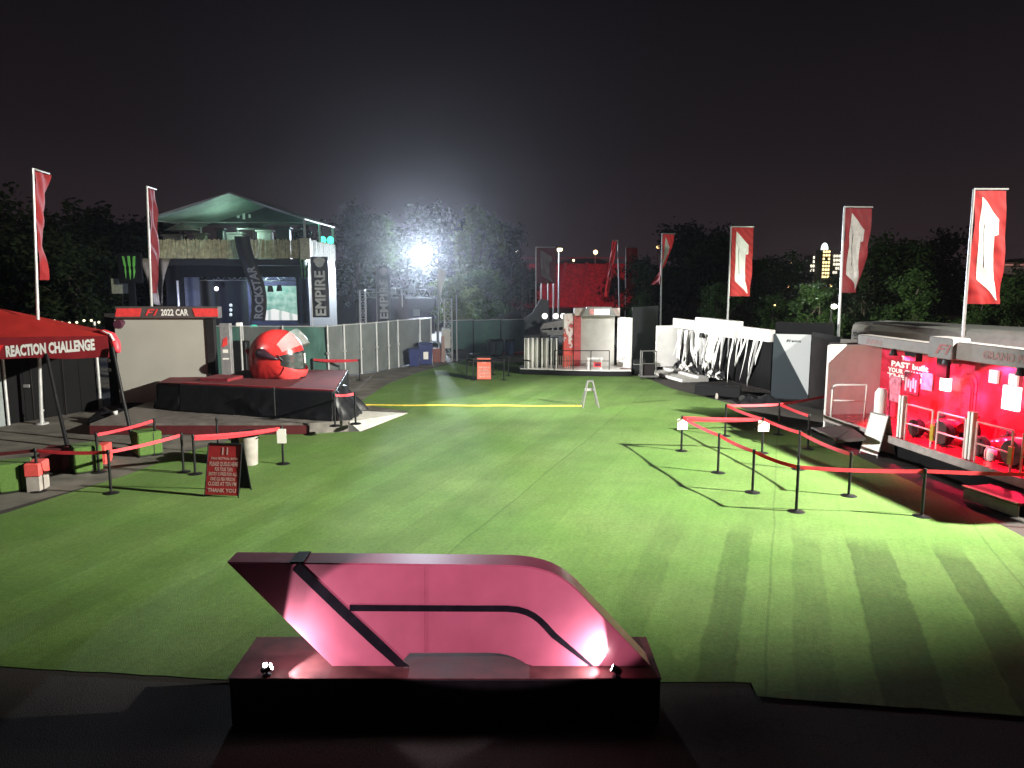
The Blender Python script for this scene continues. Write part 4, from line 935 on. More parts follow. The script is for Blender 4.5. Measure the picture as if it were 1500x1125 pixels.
# ------------------------------------------------------------------ tall banners
def banner(px0, px1, py0, py1, Y, label, txt, tcol, base='dark_banner', tilt=0.0, emblem=True, wave=0.0, col=(.03, .031, .034), sub=None):
    a, b_ = P(px0, py1, Y), P(px1, py0, Y); w_ = b_.x - a.x; h_ = b_.z - a.z; t = thing('banner', label, 'banner', (a.x, Y, 0))
    def sx_(v): return wave * .35 * math.sin(v * 5.0) + tilt * (1 - v)
    MB().grid(lambda u, v: Vector((a.x + w_ * u + sx_(v), Y + .05 * math.sin(u * 6 + v * 3), a.z + h_ * v)), 8, 20, (0, .015, 0)).build('cloth', mk('banner_cloth', col, .6, nz=.2), t)
    MB().tube([(a.x - .03 + sx_(0), Y + .03, 0), (a.x - .03 + sx_(0), Y + .03, a.z)] + [(a.x - .03 + sx_(i / 8), Y + .03, a.z + h_ * i / 8) for i in range(1, 9)], .035, 6).build('pole', black if wave else steel, t)
    k = MB(); text(k, txt, (0, 0, 0), (1, 0, 0), (0, 0, 1), 1, 1, 0, .03)
    L_ = h_ * (.74 if emblem else .62); z0 = a.z + h_ * .03
    k.v = [Vector((a.x + w_ * .82 - w_ * .62 * v.z + sx_((z0 + L_ * v.x - a.z) / h_), Y - .075, z0 + L_ * v.x)) for v in k.v]; k.build('lettering', tcol, t)
    if emblem:
        k = MB(); cz = a.z + h_ * .9; cx = a.x + w_ * .52
        for (dx, dz, r_) in ((0, 0, .26), (-.16, .12, .15), (.16, .12, .15), (0, .22, .14)): k.tube([(cx + dx * w_ * 1.2, Y - .07 - r_ * .05, cz + dz * w_), (cx + dx * w_ * 1.2, Y - .06 - r_ * .05, cz + dz * w_)], r_ * w_, 10)
        k.build('emblem', tcol, t)
    return t
banner(458, 480, 376, 465, 46.2, 'black vertical banner reading EMPIRE at the right front corner of the stage', 'EMPIRE', mk('letter_dim', (.62, .64, .62), .5))
banner(553, 571, 391, 469, 50, 'dark vertical banner with pale EMPIRE lettering nearest the flood light', 'EMPIRE', mk('letter_pale', (.8, .8, .8), .5), col=(.09, .085, .10))
banner(357, 372, 346, 470, 47.4, 'black vertical banner hanging down the middle of the stage front', 'ROCKSTAR', mk('letter_mid', (.22, .23, .24), .5), wave=.8, emblem=False, col=(.012, .012, .014), tilt=.45)
# feather flags
def feather(px, py0, py1, Y, label, w_, mat, flip=False):
    a, b_ = P(px, py1, Y), P(px, py0, Y); h_ = b_.z - a.z; t = thing('feather_flag', label, 'feather flag', (a.x, Y, 0))
    prof_ = (lambda v: w_ * (.12 + .88 * v ** 1.6) * (1 - max(0, v - .93) * 9)) if not flip else (lambda v: w_ * math.sin(PI * min(1, .04 + v * .9)) ** .8)
    MB().grid(lambda u, v: Vector((a.x + prof_(v) * (u if not flip else u - .5), Y + .06 * math.sin(v * 7 + u * 3), a.z + h_ * v)), 5, 24, (0, .012, 0)).build('cloth', mat, t)
    MB().tube([(a.x, Y + .03, 0), (a.x, Y + .03, a.z + h_)], .03, 6).build('pole', steel, t); return t
feather(642, 394, 455, 47, 'slim white feather flag just right of the flood light', .62, white)
feather(590, 432, 491, 42.2, 'drooping dark feather flag hanging in front of the grey fence', .75, mk('plum_cloth', (.055, .045, .06), .7), True)
# dim truss frame with lamps behind the fence
t = thing('truss_frame', 'dim lattice gantry behind the fence under the flood light', 'gantry', (P(600, 425, 56).x, 56, 0))
k = MB(); xa, xb, zz = P(535, 430, 56).x, P(640, 430, 56).x, P(600, 424, 56).z
for dz in (0, -.6): k.tube([(xa, 56, zz + dz), (xb, 56, zz + dz)], .05, 6)
for i in range(14): x_ = xa + (xb - xa) * i / 14; k.tube([(x_, 56, zz - .6 * (i % 2)), (x_ + (xb - xa) / 14, 56, zz - .6 * ((i + 1) % 2))], .04, 5)
k.build('truss', grey, t)
for x_ in (xa, xb, (xa + xb) / 2): MB().tube([(x_, 56, 0), (x_, 56, zz)], .08, 6).build('leg', grey, t)
k = MB().box(xa + .3, xb - .3, 57, 57.1, .5, zz - .7); k.build('drape', mk('plum_drape', (.06, .05, .065), .8, nz=.3), t)
for (x, y) in ((610, 458), (603, 424), (575, 427), (632, 424)): q = P(x, y, 55.8); MB().bbox(q.x - .22, q.x + .22, 55.7, 56, q.z - .25, q.z + .25, .03).build('lamp_head', lettergrey, t)

# ------------------------------------------------------------------ flags on poles
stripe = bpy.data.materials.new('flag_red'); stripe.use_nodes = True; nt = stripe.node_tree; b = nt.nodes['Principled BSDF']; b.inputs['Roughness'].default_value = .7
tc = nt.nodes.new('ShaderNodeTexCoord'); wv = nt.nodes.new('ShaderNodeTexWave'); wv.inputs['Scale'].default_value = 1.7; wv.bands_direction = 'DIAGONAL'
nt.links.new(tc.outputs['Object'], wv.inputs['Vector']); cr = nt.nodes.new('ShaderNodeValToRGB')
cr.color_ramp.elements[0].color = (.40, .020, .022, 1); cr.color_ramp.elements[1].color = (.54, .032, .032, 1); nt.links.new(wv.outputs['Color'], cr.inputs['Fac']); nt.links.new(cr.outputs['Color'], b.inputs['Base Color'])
tl = nt.nodes.new('ShaderNodeBsdfTranslucent'); nt.links.new(cr.outputs['Color'], tl.inputs['Color']); mx = nt.nodes.new('ShaderNodeMixShader'); mx.inputs[0].default_value = .22
nt.links.new(b.outputs[0], mx.inputs[1]); nt.links.new(tl.outputs[0], mx.inputs[2]); nt.links.new(mx.outputs[0], nt.nodes['Material Output'].inputs['Surface'])
EQ = [[(.20, .055), (.82, .25), (.67, .385), (.21, .36)], [(.82, .25), (.80, .38), (.69, .392), (.68, .386)], [(.21, .36), (.67, .385), (.68, .77), (.25, .78)], [(.25, .78), (.68, .77), (.88, .965), (.86, .965)]]
ELN = [(.22, .20), (.37, .30), (.40, .67), (.66, .80)]
def flag(pxt, pyt, Y, label, yaw0, yaw1, W=1.12, Hc=3.45, base=None, curl=0.0, emblem=True, top_lean=0.0, bulge=0.0, side=-1, lay=0.0, mat=None, grow=0.0, shear=0.0, emat=None):
    tp_ = P(pxt, pyt, Y); bx = base if base is not None else tp_.x
    t = thing('flag_pole', label, 'flag', (bx, Y, 0), 0, 'tall red flags on white poles')
    b0 = Vector((bx, Y, 0)); top = Vector((tp_.x, Y, tp_.z))
    MB().tube([b0, b0.lerp(top, .5), top], [.06, .05, .038], 10).build('pole', steel, t)
    d0 = Vector((math.cos(yaw0), math.sin(yaw0), 0))
    MB().tube([top, top + d0 * (W + .06)], .032, 8).build('arm', steel, t)
    MB().lathe([(.18, 0), (.18, .03), (.07, .06)], 12, b0).build('foot', steel, t)
    H = top.z
    def surf(u, v, off=0.0):
        p0 = b0.lerp(top, 1 - (v * Hc + .05) / H); y = yaw0 + (yaw1 - yaw0) * (v ** 1.3)
        d = Vector((math.cos(y), math.sin(y), 0)); n = Vector((math.sin(y), -math.cos(y), 0)) * side * -1
        prof_u = u * (1 - lay * v) * (1 - grow * (1 - v))
        p = p0 + d * (.05 + W * prof_u + shear * v) + n * (.07 * math.sin(u * 5 + v * 6) * (.3 + v) + .035 * math.sin(u * 11 - v * 15) + .05 * mno.noise(Vector((u * 3, v * 7, bx))) + curl * u * u * math.sin(PI * min(1, v * 1.02)) + bulge * u * v ** 2)
        p.z += -.05 * u * v * math.sin(v * 3)
        return p + n * off
    MB().grid(lambda u, v: surf(u, v), 14, 36, None).build('cloth', mat or stripe, t, smooth=True)
    if emblem:
        k = MB()
        for q in EQ:
            q = [Vector(z) for z in q]
            k.grid(lambda u, v: (lambda w_: surf(w_.x, w_.y, .012))((q[0].lerp(q[1], u)).lerp(q[3].lerp(q[2], u), v)), 6, 14)
        k.build('emblem', emat or letterwhite, t, smooth=True)
        k = MB()
        for i in range(3):
            a, b2 = Vector(ELN[i]), Vector(ELN[i + 1])
            k.grid(lambda u, v: (lambda w_: surf(w_.x + (v - .5) * .02, w_.y + (v - .5) * .008, .02))(a.lerp(b2, u)), 8, 1)
        k.build('emblem_line', darkpanel, t)
    return t
flag(1427, 277, 24.0, 'red flag with bright white emblem on the pole nearest the red stage, rightmost', R(0), R(-8), 1.0, 3.5, base=P(1411, 497, 24).x)
flag(1237, 303, 30.2, 'red flag with dimmer tapering white emblem, second from the right, beside the lit tower', R(6), R(34), 1.12, 3.3, base=P(1229, 500, 30.2).x, mat=mk('flag_deep', (.20, .014, .02), .7, trans=.2), emat=mk('emblem_grey', (.38, .36, .35), .7))  # same cloth as its neighbours, weaker light put into darker red and grey
flag(1071, 332, 41.6, 'red flag with white emblem rising behind the black and white streamer booth', R(3), R(6), 1.2, 3.7, base=P(1066, 470, 41.6).x)
flag(970, 342, 49, 'narrow twisted red flag with white edge, rising behind the left end of the streamer booth', R(25), R(115), .95, 3.2, base=P(968, 470, 49).x)
flag(905, 352, 58, 'far slanted red flag with white edge above the white pavilion screen', R(168), R(172), .36, 4.2, base=P(909, 470, 58).x, shear=.75, emblem=False)
flag(917, 362, 64, 'dark red flag just behind the slanted flag at the far end', R(15), R(10), 1.0, 3.6, base=P(916, 470, 64).x, emblem=False)
flag(785, 362, 54, 'dark red hanging flag above the far dark hoarding', R(5), R(-5), 1.35, 2.5, base=P(785, 470, 54).x, mat=mk('flag_wine', (.10, .012, .02), .7), emat=mk('emblem_dim', (.16, .13, .14), .7))  # cloth and emblem colours darkened to stand for weak light here
flag(48, 247, 24.2, 'tall red flag bulging from its pole at the far left, above the canopy roof', R(100), R(92), 1.15, 3.4, base=P(61, 622, 24.2).x, emblem=False, mat=mk('flag_mid', (.30, .016, .02), .7, trans=.2), bulge=.35, curl=.25, side=1)  # flag red lowered in colour to offset the strong side light
flag(215, 273, 29.4, 'narrow dark red flag on a white pole above the 2022 car header', R(97), R(100), 1.0, 4.0, base=P(218, 445, 29.4).x, emblem=False, mat=mk('flag_dark', (.15, .012, .02), .7, trans=.2))  # darker copy of the flag red, dimness held in the colour
for i, (x, y0) in enumerate(((793, 412), (803, 410), (811, 408), (819, 368))):
    q = P(x, y0, 62); t = thing('thin_pole', ('bare thin pole nearest the hanging dark flag', 'bare thin pole second from the hanging dark flag', 'bare thin pole third from the hanging dark flag', 'tallest bare thin pole with a lamp on top by the red grandstand')[i], 'pole', (q.x, 62, 0), 0, 'bare poles by the red grandstand')
    MB().tube([(q.x, 62, 0), (q.x, 62, q.z)], [.07, .05], 8).build('shaft', steel, t)
    if i < 3: MB().ball((q.x, 62, q.z), .07, 8, 6).build('finial', steel, t)
    else: MB().bbox(q.x - .15, q.x + .25, 61.8, 62.2, q.z, q.z + .25, .04).build('lamp_head', em('warm_lamp_a', (1, .82, .5), 4), t)

# ------------------------------------------------------------------ far white pavilion
YB = 38.0
pv = thing('pavilion', 'far white and red open pavilion with blank grey screen and low white stage', 'pavilion', (3.3, 37.2, 0))
X = lambda px, Y=YB: P(px, 500, Y).x
Z = lambda py, Y=YB: P(800, py, Y).z
k = MB()
def arcpts(z, n=10):
    pts = [(X(760, 36.9), 37.6, z)]
    for i in range(n + 1): u = i / n; pts.append((X(762, 36.4) + (X(926, 36.0) - X(762, 36.4)) * u, 36.9 - .9 * math.sin(PI * .55 * u), z))
    return pts + [(X(926), YB + .3, z), (X(765), YB + .3, z)]
k.slab(arcpts(0.02), (0, 0, .24)); k.build('base', black, pv)
k = MB(); pts = arcpts(.262); k.slab([(x_ * .997 + .01, y_ + .03, z_) for x_, y_, z_ in pts], (0, 0, .03)); k.build('floor', white, pv)
MB().bbox(X(851), X(900), YB, YB + .1, .3, Z(462), .01).build('screen', offwhite, pv)
MB().bbox(X(840), X(850), YB - .15, YB + .1, .3, Z(460), .01).build('red_column', mk('column_red', (.62, .10, .11), .5), pv)
def graphic_mat():
    m = bpy.data.materials.new('red_white_graphic'); m.use_nodes = True; nt = m.node_tree; N = nt.nodes; L = nt.links; b = N['Principled BSDF']
    tc = N.new('ShaderNodeTexCoord'); n = N.new('ShaderNodeTexNoise'); n.inputs['Scale'].default_value = 2.6; n.inputs['Detail'].default_value = 4; n.inputs['Distortion'].default_value = 1.2; L.new(tc.outputs['Object'], n.inputs['Vector'])
    s = N.new('ShaderNodeSeparateXYZ'); L.new(tc.outputs['Generated'], s.inputs[0]); ad = N.new('ShaderNodeMath'); ad.operation = 'MULTIPLY_ADD'; L.new(s.outputs['Z'], ad.inputs[0]); ad.inputs[1].default_value = .5; L.new(n.outputs['Fac'], ad.inputs[2])
    cr = N.new('ShaderNodeValToRGB'); cr.color_ramp.interpolation = 'CONSTANT'; e = cr.color_ramp.elements; e[0].color = (.62, .07, .05, 1); e[1].position = .70; e[1].color = (.25, .06, .09, 1)
    for p_, c_ in ((.76, (.75, .55, .53, 1)), (.86, (.78, .72, .72, 1))): q = e.new(p_); q.color = c_
    L.new(ad.outputs[0], cr.inputs['Fac']); L.new(cr.outputs['Color'], b.inputs['Base Color']); return m
MB().wall((X(826, 37.4), 37.4), (X(840), YB - .05), .3, Z(459), .08).build('graphic_panel', graphic_mat(), pv)
MB().bbox(X(840), X(906), YB - .3, YB + .2, Z(462), Z(451), .02).build('header', mk('pale_pink', (.72, .58, .56), .5), pv)
k = MB(); a0_, a1_ = X(853), X(897); k.slab([(a0_ - .1, YB - .55, Z(462)), (a1_ + .1, YB - .55, Z(462)), (a1_ - .15, YB - .55, Z(449)), (a0_ + .15, YB - .55, Z(449))], (0, .24, 0)); k.build('header_screen_case', grey, pv)
MB().bbox(X(863), X(890), YB - .58, YB - .552, Z(460), Z(452), .004).build('header_screen', em('header_glow', (1, .93, .92), 1.1), pv)
MB().bbox(X(861), X(868), YB - .60, YB - .582, Z(460), Z(452), .004).build('header_mark', mk('pink_mark', (.7, .3, .3), .5), pv)
MB().wall((X(904), YB), (X(922, 37.2), 36.9), .3, Z(464), .1).build('side_panel', white, pv)
MB().box(X(904), X(924, 37), 36.6, 37.0, .02, .3).build('step', darkred, pv)
# pleated white curtain
k = MB()
def cur(u, v):
    x_ = X(768, 37) + (X(816, 37) - X(768, 37)) * u; return Vector((x_, 36.9 + .16 * math.sin(u * 44) + .35 * math.sin(u * 3) - .02 * v * math.sin(u * 30), .29 + (Z(495, 37) - .29) * v))
k.grid(lambda u, v: cur(u * .76, v), 90, 3, (0, .02, 0)); k.build('white_curtain', white, pv, smooth=True)
for u in (.80, .88, .96): k = MB().grid(lambda a_, v: cur(u + .05 * a_, v), 8, 3, (0, .02, 0)); k.build('white_curtain', white, pv, smooth=True)
MB().tube([(X(767, 37), 37.05, Z(494, 37)), (X(818, 37), 37.05, Z(494, 37))], .03, 6).build('curtain_rail', darkpanel, pv)
for px in (768, 792, 817): MB().tube([(X(px, 37.1), 37.12, .29), (X(px, 37.1), 37.12, Z(494, 37.1))], .03, 6).build('curtain_post', darkpanel, pv)
# rail
k = MB(); yr = 36.15; z1_ = .3 + .95
for px in (812, 840, 866, 893): k.tube([(X(px, yr), yr, .29), (X(px, yr), yr, z1_)], .022, 6)
k.tube([(X(812, yr), yr, z1_), (X(893, yr), yr, z1_)], .022, 6); k.tube([(X(812, yr), yr, .75), (X(893, yr), yr, .75)], .014, 6); k.build('guard_rail', darkpanel, pv)
k = MB()
for i in range(9): px = 815 + i * 3; k.tube([(X(px, 36.9), 36.9, .29), (X(px, 36.9), 36.9, .95)], .02, 5)
k.build('bar_screen', mk('dull_brown', (.2, .15, .12), .6), pv)
t = thing('white_table', 'small white table with red and dark box on the pavilion stage', 'table', (X(874, 36.6), 36.6, .293))
MB().bbox(X(861, 36.5), X(884, 36.5), 36.5, 37, .80, .86, .01).build('table_top', white, t)
for px in (863, 882): MB().box(X(px, 36.5) - .03, X(px, 36.5) + .03, 36.55, 36.95, .293, .80).build('leg', white, t)
MB().bbox(X(870, 36.5), X(881, 36.5), 36.42, 36.48, .42, .66, .01).build('front_sign', rb, t); MB().bbox(X(872, 36.4), X(880, 36.4), 36.40, 36.418, .47, .6, .004).build('front_sign_mark', mk('wine', (.12, .01, .04), .5), t)
spot((0.5, 33.0, 6.5), (4.2, 38, 1.4), 0.001, 60, .5, (1, 1, 1))
# entrance gantry left of the pavilion
t = thing('entry_roof', 'small pale canopy roof with glowing lamps left of the pavilion', 'canopy', (P(812, 470, 44).x, 44, 0))
a, b_ = P(791, 482, 44), P(830, 468, 44)
k = MB().slab([(a.x, 44, a.z), (b_.x, 44, a.z + .15), (b_.x, 44, b_.z), (a.x + .2, 44, b_.z - .25)], (0, 1.5, 0)); k.build('roof', mk('dim_white', (.28, .27, .27), .6), t)
MB().box(a.x + .1, b_.x, 44.02, 44.1, a.z - .35, a.z - .06).build('fascia', grey, t)
for px in (792, 829): q = P(px, 480, 44.3); MB().tube([(q.x, 44.3, 0), (q.x, 44.3, q.z)], .05, 6).build('post', grey, t)
for px in (798, 814, 825): q = P(px, 463, 43.9); MB().ball(q, .17, 8, 6).build('lamp', em('canopy_lamp%d' % px, (1, .92, .88), 2.0), t)

# ------------------------------------------------------------------ red grandstand far behind
gsr = mk('stand_red', (.20, .012, .024), .8, nz=.75, scale=2.2)  # red lighting is put into the seat, rail and stair colours too
gt = thing('grandstand', 'far hillside grandstand of red seats glowing red under floodlights', 'grandstand', (9, 120, 0))
gx0, gx1 = P(748, 400, 120).x, P(935, 400, 120).x
k = MB(); z0, z1 = P(800, 455, 120).z, P(800, 386, 128).z
for i in range(26):
    u = i / 25; k.box(gx0 + .3 * i % 1.2, gx1, 118 + 12 * u, 118.6 + 12 * u + .4, 0 if i == 0 else z0 + (z1 - z0) * (i - 1) / 25 - .4, z0 + (z1 - z0) * u)
k.build('seating', gsr, gt)
MB().tube([(gx0, 131.5, z1 + 1.0), (gx1, 131.5, z1 + 1.0)], .09, 6).build('top_rail', mk('stand_rail', (.2, .04, .05), .7), gt)
k = MB()
for i in range(5): x_ = gx0 + (gx1 - gx0) * (.15 + .18 * i); k.slab([(x_, 117.9, z0), (x_ + .5, 117.9, z0), (x_ + 3.0, 129.9, z1 + .15), (x_ + 2.5, 129.9, z1 + .15)], (0, 0, .12))
k.build('stair_aisle', mk('aisle', (.22, .016, .03), .8), gt)
for i, (px, py, lab) in enumerate(((872, 372, 'far lit floodlight mast above the middle of the red grandstand'), (840, 384, 'far small lamp mast above the left of the red grandstand'), (928, 374, 'far lit lamp mast at the right end of the red grandstand'))):
    q = P(px, py, 133.5); t = thing('far_lamp_mast', lab, 'lamp mast', (q.x, q.y, 0), 0, 'lamp masts at the grandstand')
    MB().tube([(q.x, q.y, 0), (q.x, q.y, q.z)], .12, 6).build('mast', grey, t); MB().ball(q + Vector((0, -.3, .3)), .38 if i != 1 else .2, 10, 8).build('lamp', em('warm_lamp%d' % i, (1, .72, .38), 5), t)
spot((gx0 + 6, 96, 14), (gx0 + 9, 124, 6.5), 15000, 70, .8, (1, .10, .16), .5); spot((gx1 - 4, 96, 14), (gx1 - 6, 124, 6.5), 12000, 70, .8, (1, .12, .14), .5)

# ------------------------------------------------------------------ dark hoarding and cart right of pavilion
k = thing('dark_hoarding', 'tall dark fabric hoarding right of the white pavilion', 'hoarding', (6.4, 38.5, 0))
MB().wall((X(925, 38.5), 38.3), (X(966, 40), 40.5), 0, 3.25, .06).build('panel', mk('hoarding_cloth', (.028, .03, .038), .7, nz=.35), k)
q = G(951, 556); t = thing('stacking_cart', 'upright metal cart with handle frame in front of the dark hoarding', 'cart', q)
k = MB(); k.bbox(q.x - .45, q.x + .4, q.y - .2, q.y + .5, .12, .2, .02); k.build('platform', dgrey, t)
k = MB()
for s in (-.35, .3): k.tube([(q.x + s, q.y, .2), (q.x + s, q.y, 1.35)], .03, 6); k.tube([(q.x + s, q.y + .45, .2), (q.x + s, q.y + .45, 1.35)], .03, 6)
k.tube([(q.x - .35, q.y, 1.35), (q.x + .3, q.y, 1.35)], .03, 6); k.tube([(q.x - .35, q.y, .75), (q.x + .3, q.y, .75)], .025, 6); k.build('frame', dgrey, t)
for sx_ in (-.35, .3):
    for sy in (-.1, .4): MB().lathe([(.06, -.02), (.06, .02)], 10, (q.x + sx_, q.y + sy, .06), 'x').build('wheel', rubber, t)
MB().bbox(q.x - .3, q.x + .25, q.y + .05, q.y + .42, .2, .7, .02).build('box', darkpanel, t)
q = G(937, 549); t = thing('black_case', 'black equipment case between pavilion and cart', 'case', q); MB().bbox(q.x - .3, q.x + .3, q.y, q.y + .5, 0, .75, .03).build('body', black, t); MB().box(q.x - .31, q.x + .31, q.y - .005, q.y + .505, .50, .53).build('rim', grey, t)
# ------------------------------------------------------------------ streamer booth
A_ = Vector((8.2, 37.6, 0)); B2 = Vector((10.25, 29.5, 0)); e1 = (B2 - A_); LB = e1.length; e1.normalize(); rb_ = math.atan2(e1.y, e1.x)
bt = thing('streamer_booth', 'long white booth front with torn black and white streamers hanging', 'booth', A_, rb_)   # local x along the front, local y to the back
def box_(x0, x1, y0, y1, z0, z1, nm, mat, par, b=.015): return MB().bbox(x0, x1, y0, y1, z0, z1, b).build(nm, mat, par, local=True)
box_(0, LB, 1.0, 1.1, 0, 2.3, 'back_wall', blackcloth, bt)
box_(-.05, LB * .30, -.15, .12, 2.28, 2.74, 'header', white, bt); box_(LB * .30 + .004, LB * .72, -.28, .12, 2.20, 2.92, 'header', white, bt); box_(LB * .72 + .004, LB, -.15, .12, 2.24, 2.72, 'header', mk('header_pinkish', (.68, .63, .62), .5), bt)
MB().bbox(-.06, .04, -1.05, .15, .32, 2.38, .01).build('end_panel', white, bt, local=True)
q = MB().bbox(-.02, LB, -.02, .98, .25, .31, .01); q.build('floor', darkpanel, bt, local=True)
MB().slab([(-.2, -1.5, .02), (LB * .42, -1.35, .02), (LB * .42, -.03, .02), (-.2, -.03, .02)], (0, 0, .14)).build('ramp', mk('ramp_pale', (.50, .49, .46), .6, nz=.15), bt, local=True)
MB().slab([(-.15, -.6, .165), (LB * .42, -.55, .165), (LB * .42, -.03, .165), (-.15, -.03, .165)], (0, 0, .12)).build('step', offwhite, bt, local=True)
MB().grid(lambda u, v: Vector((.1 + (LB - .15) * u, .10 + .10 * math.sin(u * 60) + .05 * math.sin(u * 23 + v), .3 + 1.95 * v)), 160, 2, (0, .02, 0)).build('black_curtain', blackcloth, bt, local=True, smooth=True)
r_ = random.Random(21); strips = []
for i in range(46):
    big = i < 16
    u0 = (.06 + .42 * (i + r_.uniform(-.35, .35)) / 16) if big else (.02 + .95 * (i - 16 + r_.uniform(-.4, .4)) / 30)
    x0 = .25 + (LB - .5) * max(0, min(1, u0)); L_ = r_.uniform(1.0, 1.85) if big else r_.uniform(.9, 1.95)
    sl_ = r_.uniform(-.28, .28) if big else (-r_.uniform(.25, .75) if u0 > .45 or r_.random() < .5 else r_.uniform(.2, .5))
    w0 = r_.uniform(.20, .46) if big else r_.uniform(.07, .20); yo = r_.uniform(-.14, .0); ph = r_.uniform(0, 6); tp_ = r_.uniform(.75, .97)
    k = MB().grid(lambda u, v: Vector((x0 + sl_ * L_ * v * .7 + (u - .5) * w0 * (1 - tp_ * v), yo - .05 - .035 * math.sin(v * 4 + ph) - .07 * math.sin(u * 7 + ph) * (1 if big else .3), 2.24 - L_ * v * (1 - .12 * math.sin(u * 6 + ph)))), 6 if big else 2, 14, (0, .008, 0))
    k.build('streamer', white if r_.random() < .8 else mk('streamer_grey%d' % i, (.3, .3, .3), .6), bt, local=True, smooth=True)
for i in range(12):
    x0 = .4 + r_.random() * (LB * .55); k = MB().grid(lambda u, v: Vector((x0 + (u - .5) * .5 + .1 * math.sin(v * 9), -.16 - .25 * v + .05 * math.sin(u * 7 + i), .36 + .35 * (1 - v) * (1 - abs(2 * u - 1) ** 2) + .05 * math.sin(u * 11 + i))), 8, 6, (0, .01, 0)); k.build('fallen_streamer', (tarp if i % 3 else offwhite), bt, local=True)
q = P(1061, 500, 34); k = MB().tube([(LB * .40, -.36, 2.25), (LB * .40, -.34, 2.05)], [.10, .16], 12); k.build('loudspeaker', black, bt, local=True)
def split_mat():  # dark below the diagonal line, grey above it
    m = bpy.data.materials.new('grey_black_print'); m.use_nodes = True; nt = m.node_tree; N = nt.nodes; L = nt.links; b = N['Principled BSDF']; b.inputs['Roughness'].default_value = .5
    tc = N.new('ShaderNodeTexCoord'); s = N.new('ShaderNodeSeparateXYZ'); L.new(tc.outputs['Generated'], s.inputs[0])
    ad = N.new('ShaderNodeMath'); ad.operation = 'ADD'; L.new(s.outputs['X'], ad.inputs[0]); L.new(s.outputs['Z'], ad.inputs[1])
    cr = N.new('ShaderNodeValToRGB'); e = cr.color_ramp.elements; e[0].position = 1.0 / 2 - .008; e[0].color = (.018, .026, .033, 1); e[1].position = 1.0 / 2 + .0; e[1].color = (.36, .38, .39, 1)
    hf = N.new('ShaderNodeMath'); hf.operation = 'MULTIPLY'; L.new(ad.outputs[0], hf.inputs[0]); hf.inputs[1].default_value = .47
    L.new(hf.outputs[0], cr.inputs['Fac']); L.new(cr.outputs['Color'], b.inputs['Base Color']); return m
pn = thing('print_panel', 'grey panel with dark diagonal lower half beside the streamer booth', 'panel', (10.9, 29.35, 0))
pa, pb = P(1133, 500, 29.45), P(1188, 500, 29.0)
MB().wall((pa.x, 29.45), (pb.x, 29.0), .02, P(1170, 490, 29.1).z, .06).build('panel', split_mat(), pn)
k = MB(); dd = Vector((pb.x - pa.x, -.45, 0)); dn = dd.normalized(); o_ = Vector((pa.x, 29.45, 0)) + dd * .35; o_.z = P(1150, 501, 29.3).z
for pl in F_MARK: poly(k, pl, o_ - dn.cross(Vector((0, 0, -1))) * -.0, dn, ez, .14, .10, .008)
text(k, 'MOTOR CLUB', o_ + dn * .2, dn, ez, .32, .075, .012); k.build('lettering', black, pn)
dw = thing('dark_panel_wall', 'dark plain side wall between the grey print panel and the red stage', 'wall', (11.6, 27.6, 0))
pa, pb = P(1189, 500, 28.9), P(1231, 500, 26.4)
MB().wall((pa.x, 28.9), (pb.x, 26.4), .0, 2.68, .08).build('panel', darkpanel, dw); MB().wall((pb.x, 26.39), (pb.x + .5, 26.2), 0, 2.62, .06).build('end_strip', grey, dw)
tag(MB().wall((P(1136, 480, 31).x, 31), (P(1222, 480, 30).x, 30), 0, 2.95, .06).build('back_hoarding', blackcloth), 'low black hoarding behind the print panel and dark side wall', 'hoarding')
# black gear in front of booth with white wheel
q = G(1040, 583); t = thing('black_trolley', 'low black trolley with a white wheel in front of the streamer booth', 'trolley', q)
MB().slab([(q.x - .6, q.y + .1, .15), (q.x + .9, q.y - .9, .15), (q.x + 1.3, q.y + .2, .15), (q.x - .2, q.y + 1.0, .15)], (0, 0, .35)).build('body', blackcloth, t)
MB().lathe([(.11, -.03), (.13, -.02), (.13, .02), (.11, .03)], 16, (q.x + .15, q.y - .42, .13), 'x').build('wheel', greybin, t)
MB().lathe([(.11, -.03), (.13, -.02), (.13, .02), (.11, .03)], 16, (q.x + 1.0, q.y - .95, .13), 'y').build('wheel', rubber, t)
k = drape(lambda u, v: .30 * (1 - abs(2 * u - 1) ** 3) * (1 - abs(2 * v - 1) ** 3) * (.7 + .8 * mno.noise(Vector((u * 4, v * 4, 8)))), 8.6, 10.4, 27.9, 29.3, 26, 20)
tag(k.build('black_sheeting', tarp, smooth=True), 'heap of black sheeting on the ground before the print panel', 'sheeting')

# ------------------------------------------------------------------ red stage
S0 = Vector((9.62, 22.7, 0)); rs = math.atan2(-.989, .149); LS = 9.3
st = thing('red_stage', 'red lit show stage with long grey header, white railings and red back wall', 'stage', S0, rs)
ex_ = Vector((math.cos(rs), math.sin(rs), 0)); ey_ = Vector((-math.sin(rs), math.cos(rs), 0))
def LP(px, py, y):      # point in the stage's own frame on its upright plane local y
    d = ray(px, py); c = (S0 + ey_ * y - EYE).dot(ey_) / d.dot(ey_); w_ = EYE + d * c - S0; return Vector((w_.dot(ex_), y, w_.z))
DF = 1.75
sred2 = mk('stage_red', (.50, .02, .05), .35, nz=.1); sfloor = mk('stage_floor', (.42, .025, .04), .22, nz=.2, scale=2)
box_(0, LS, 0, DF, .45, .6, 'floor', sfloor, st)
box_(0, LS, -.05, -.002, .40, .605, 'floor_edge', mk('edge_grey', (.30, .27, .26), .5, nz=.2), st)
box_(.1, LS - .1, .25, .3, 0, .44, 'skirt', blackcloth, st)
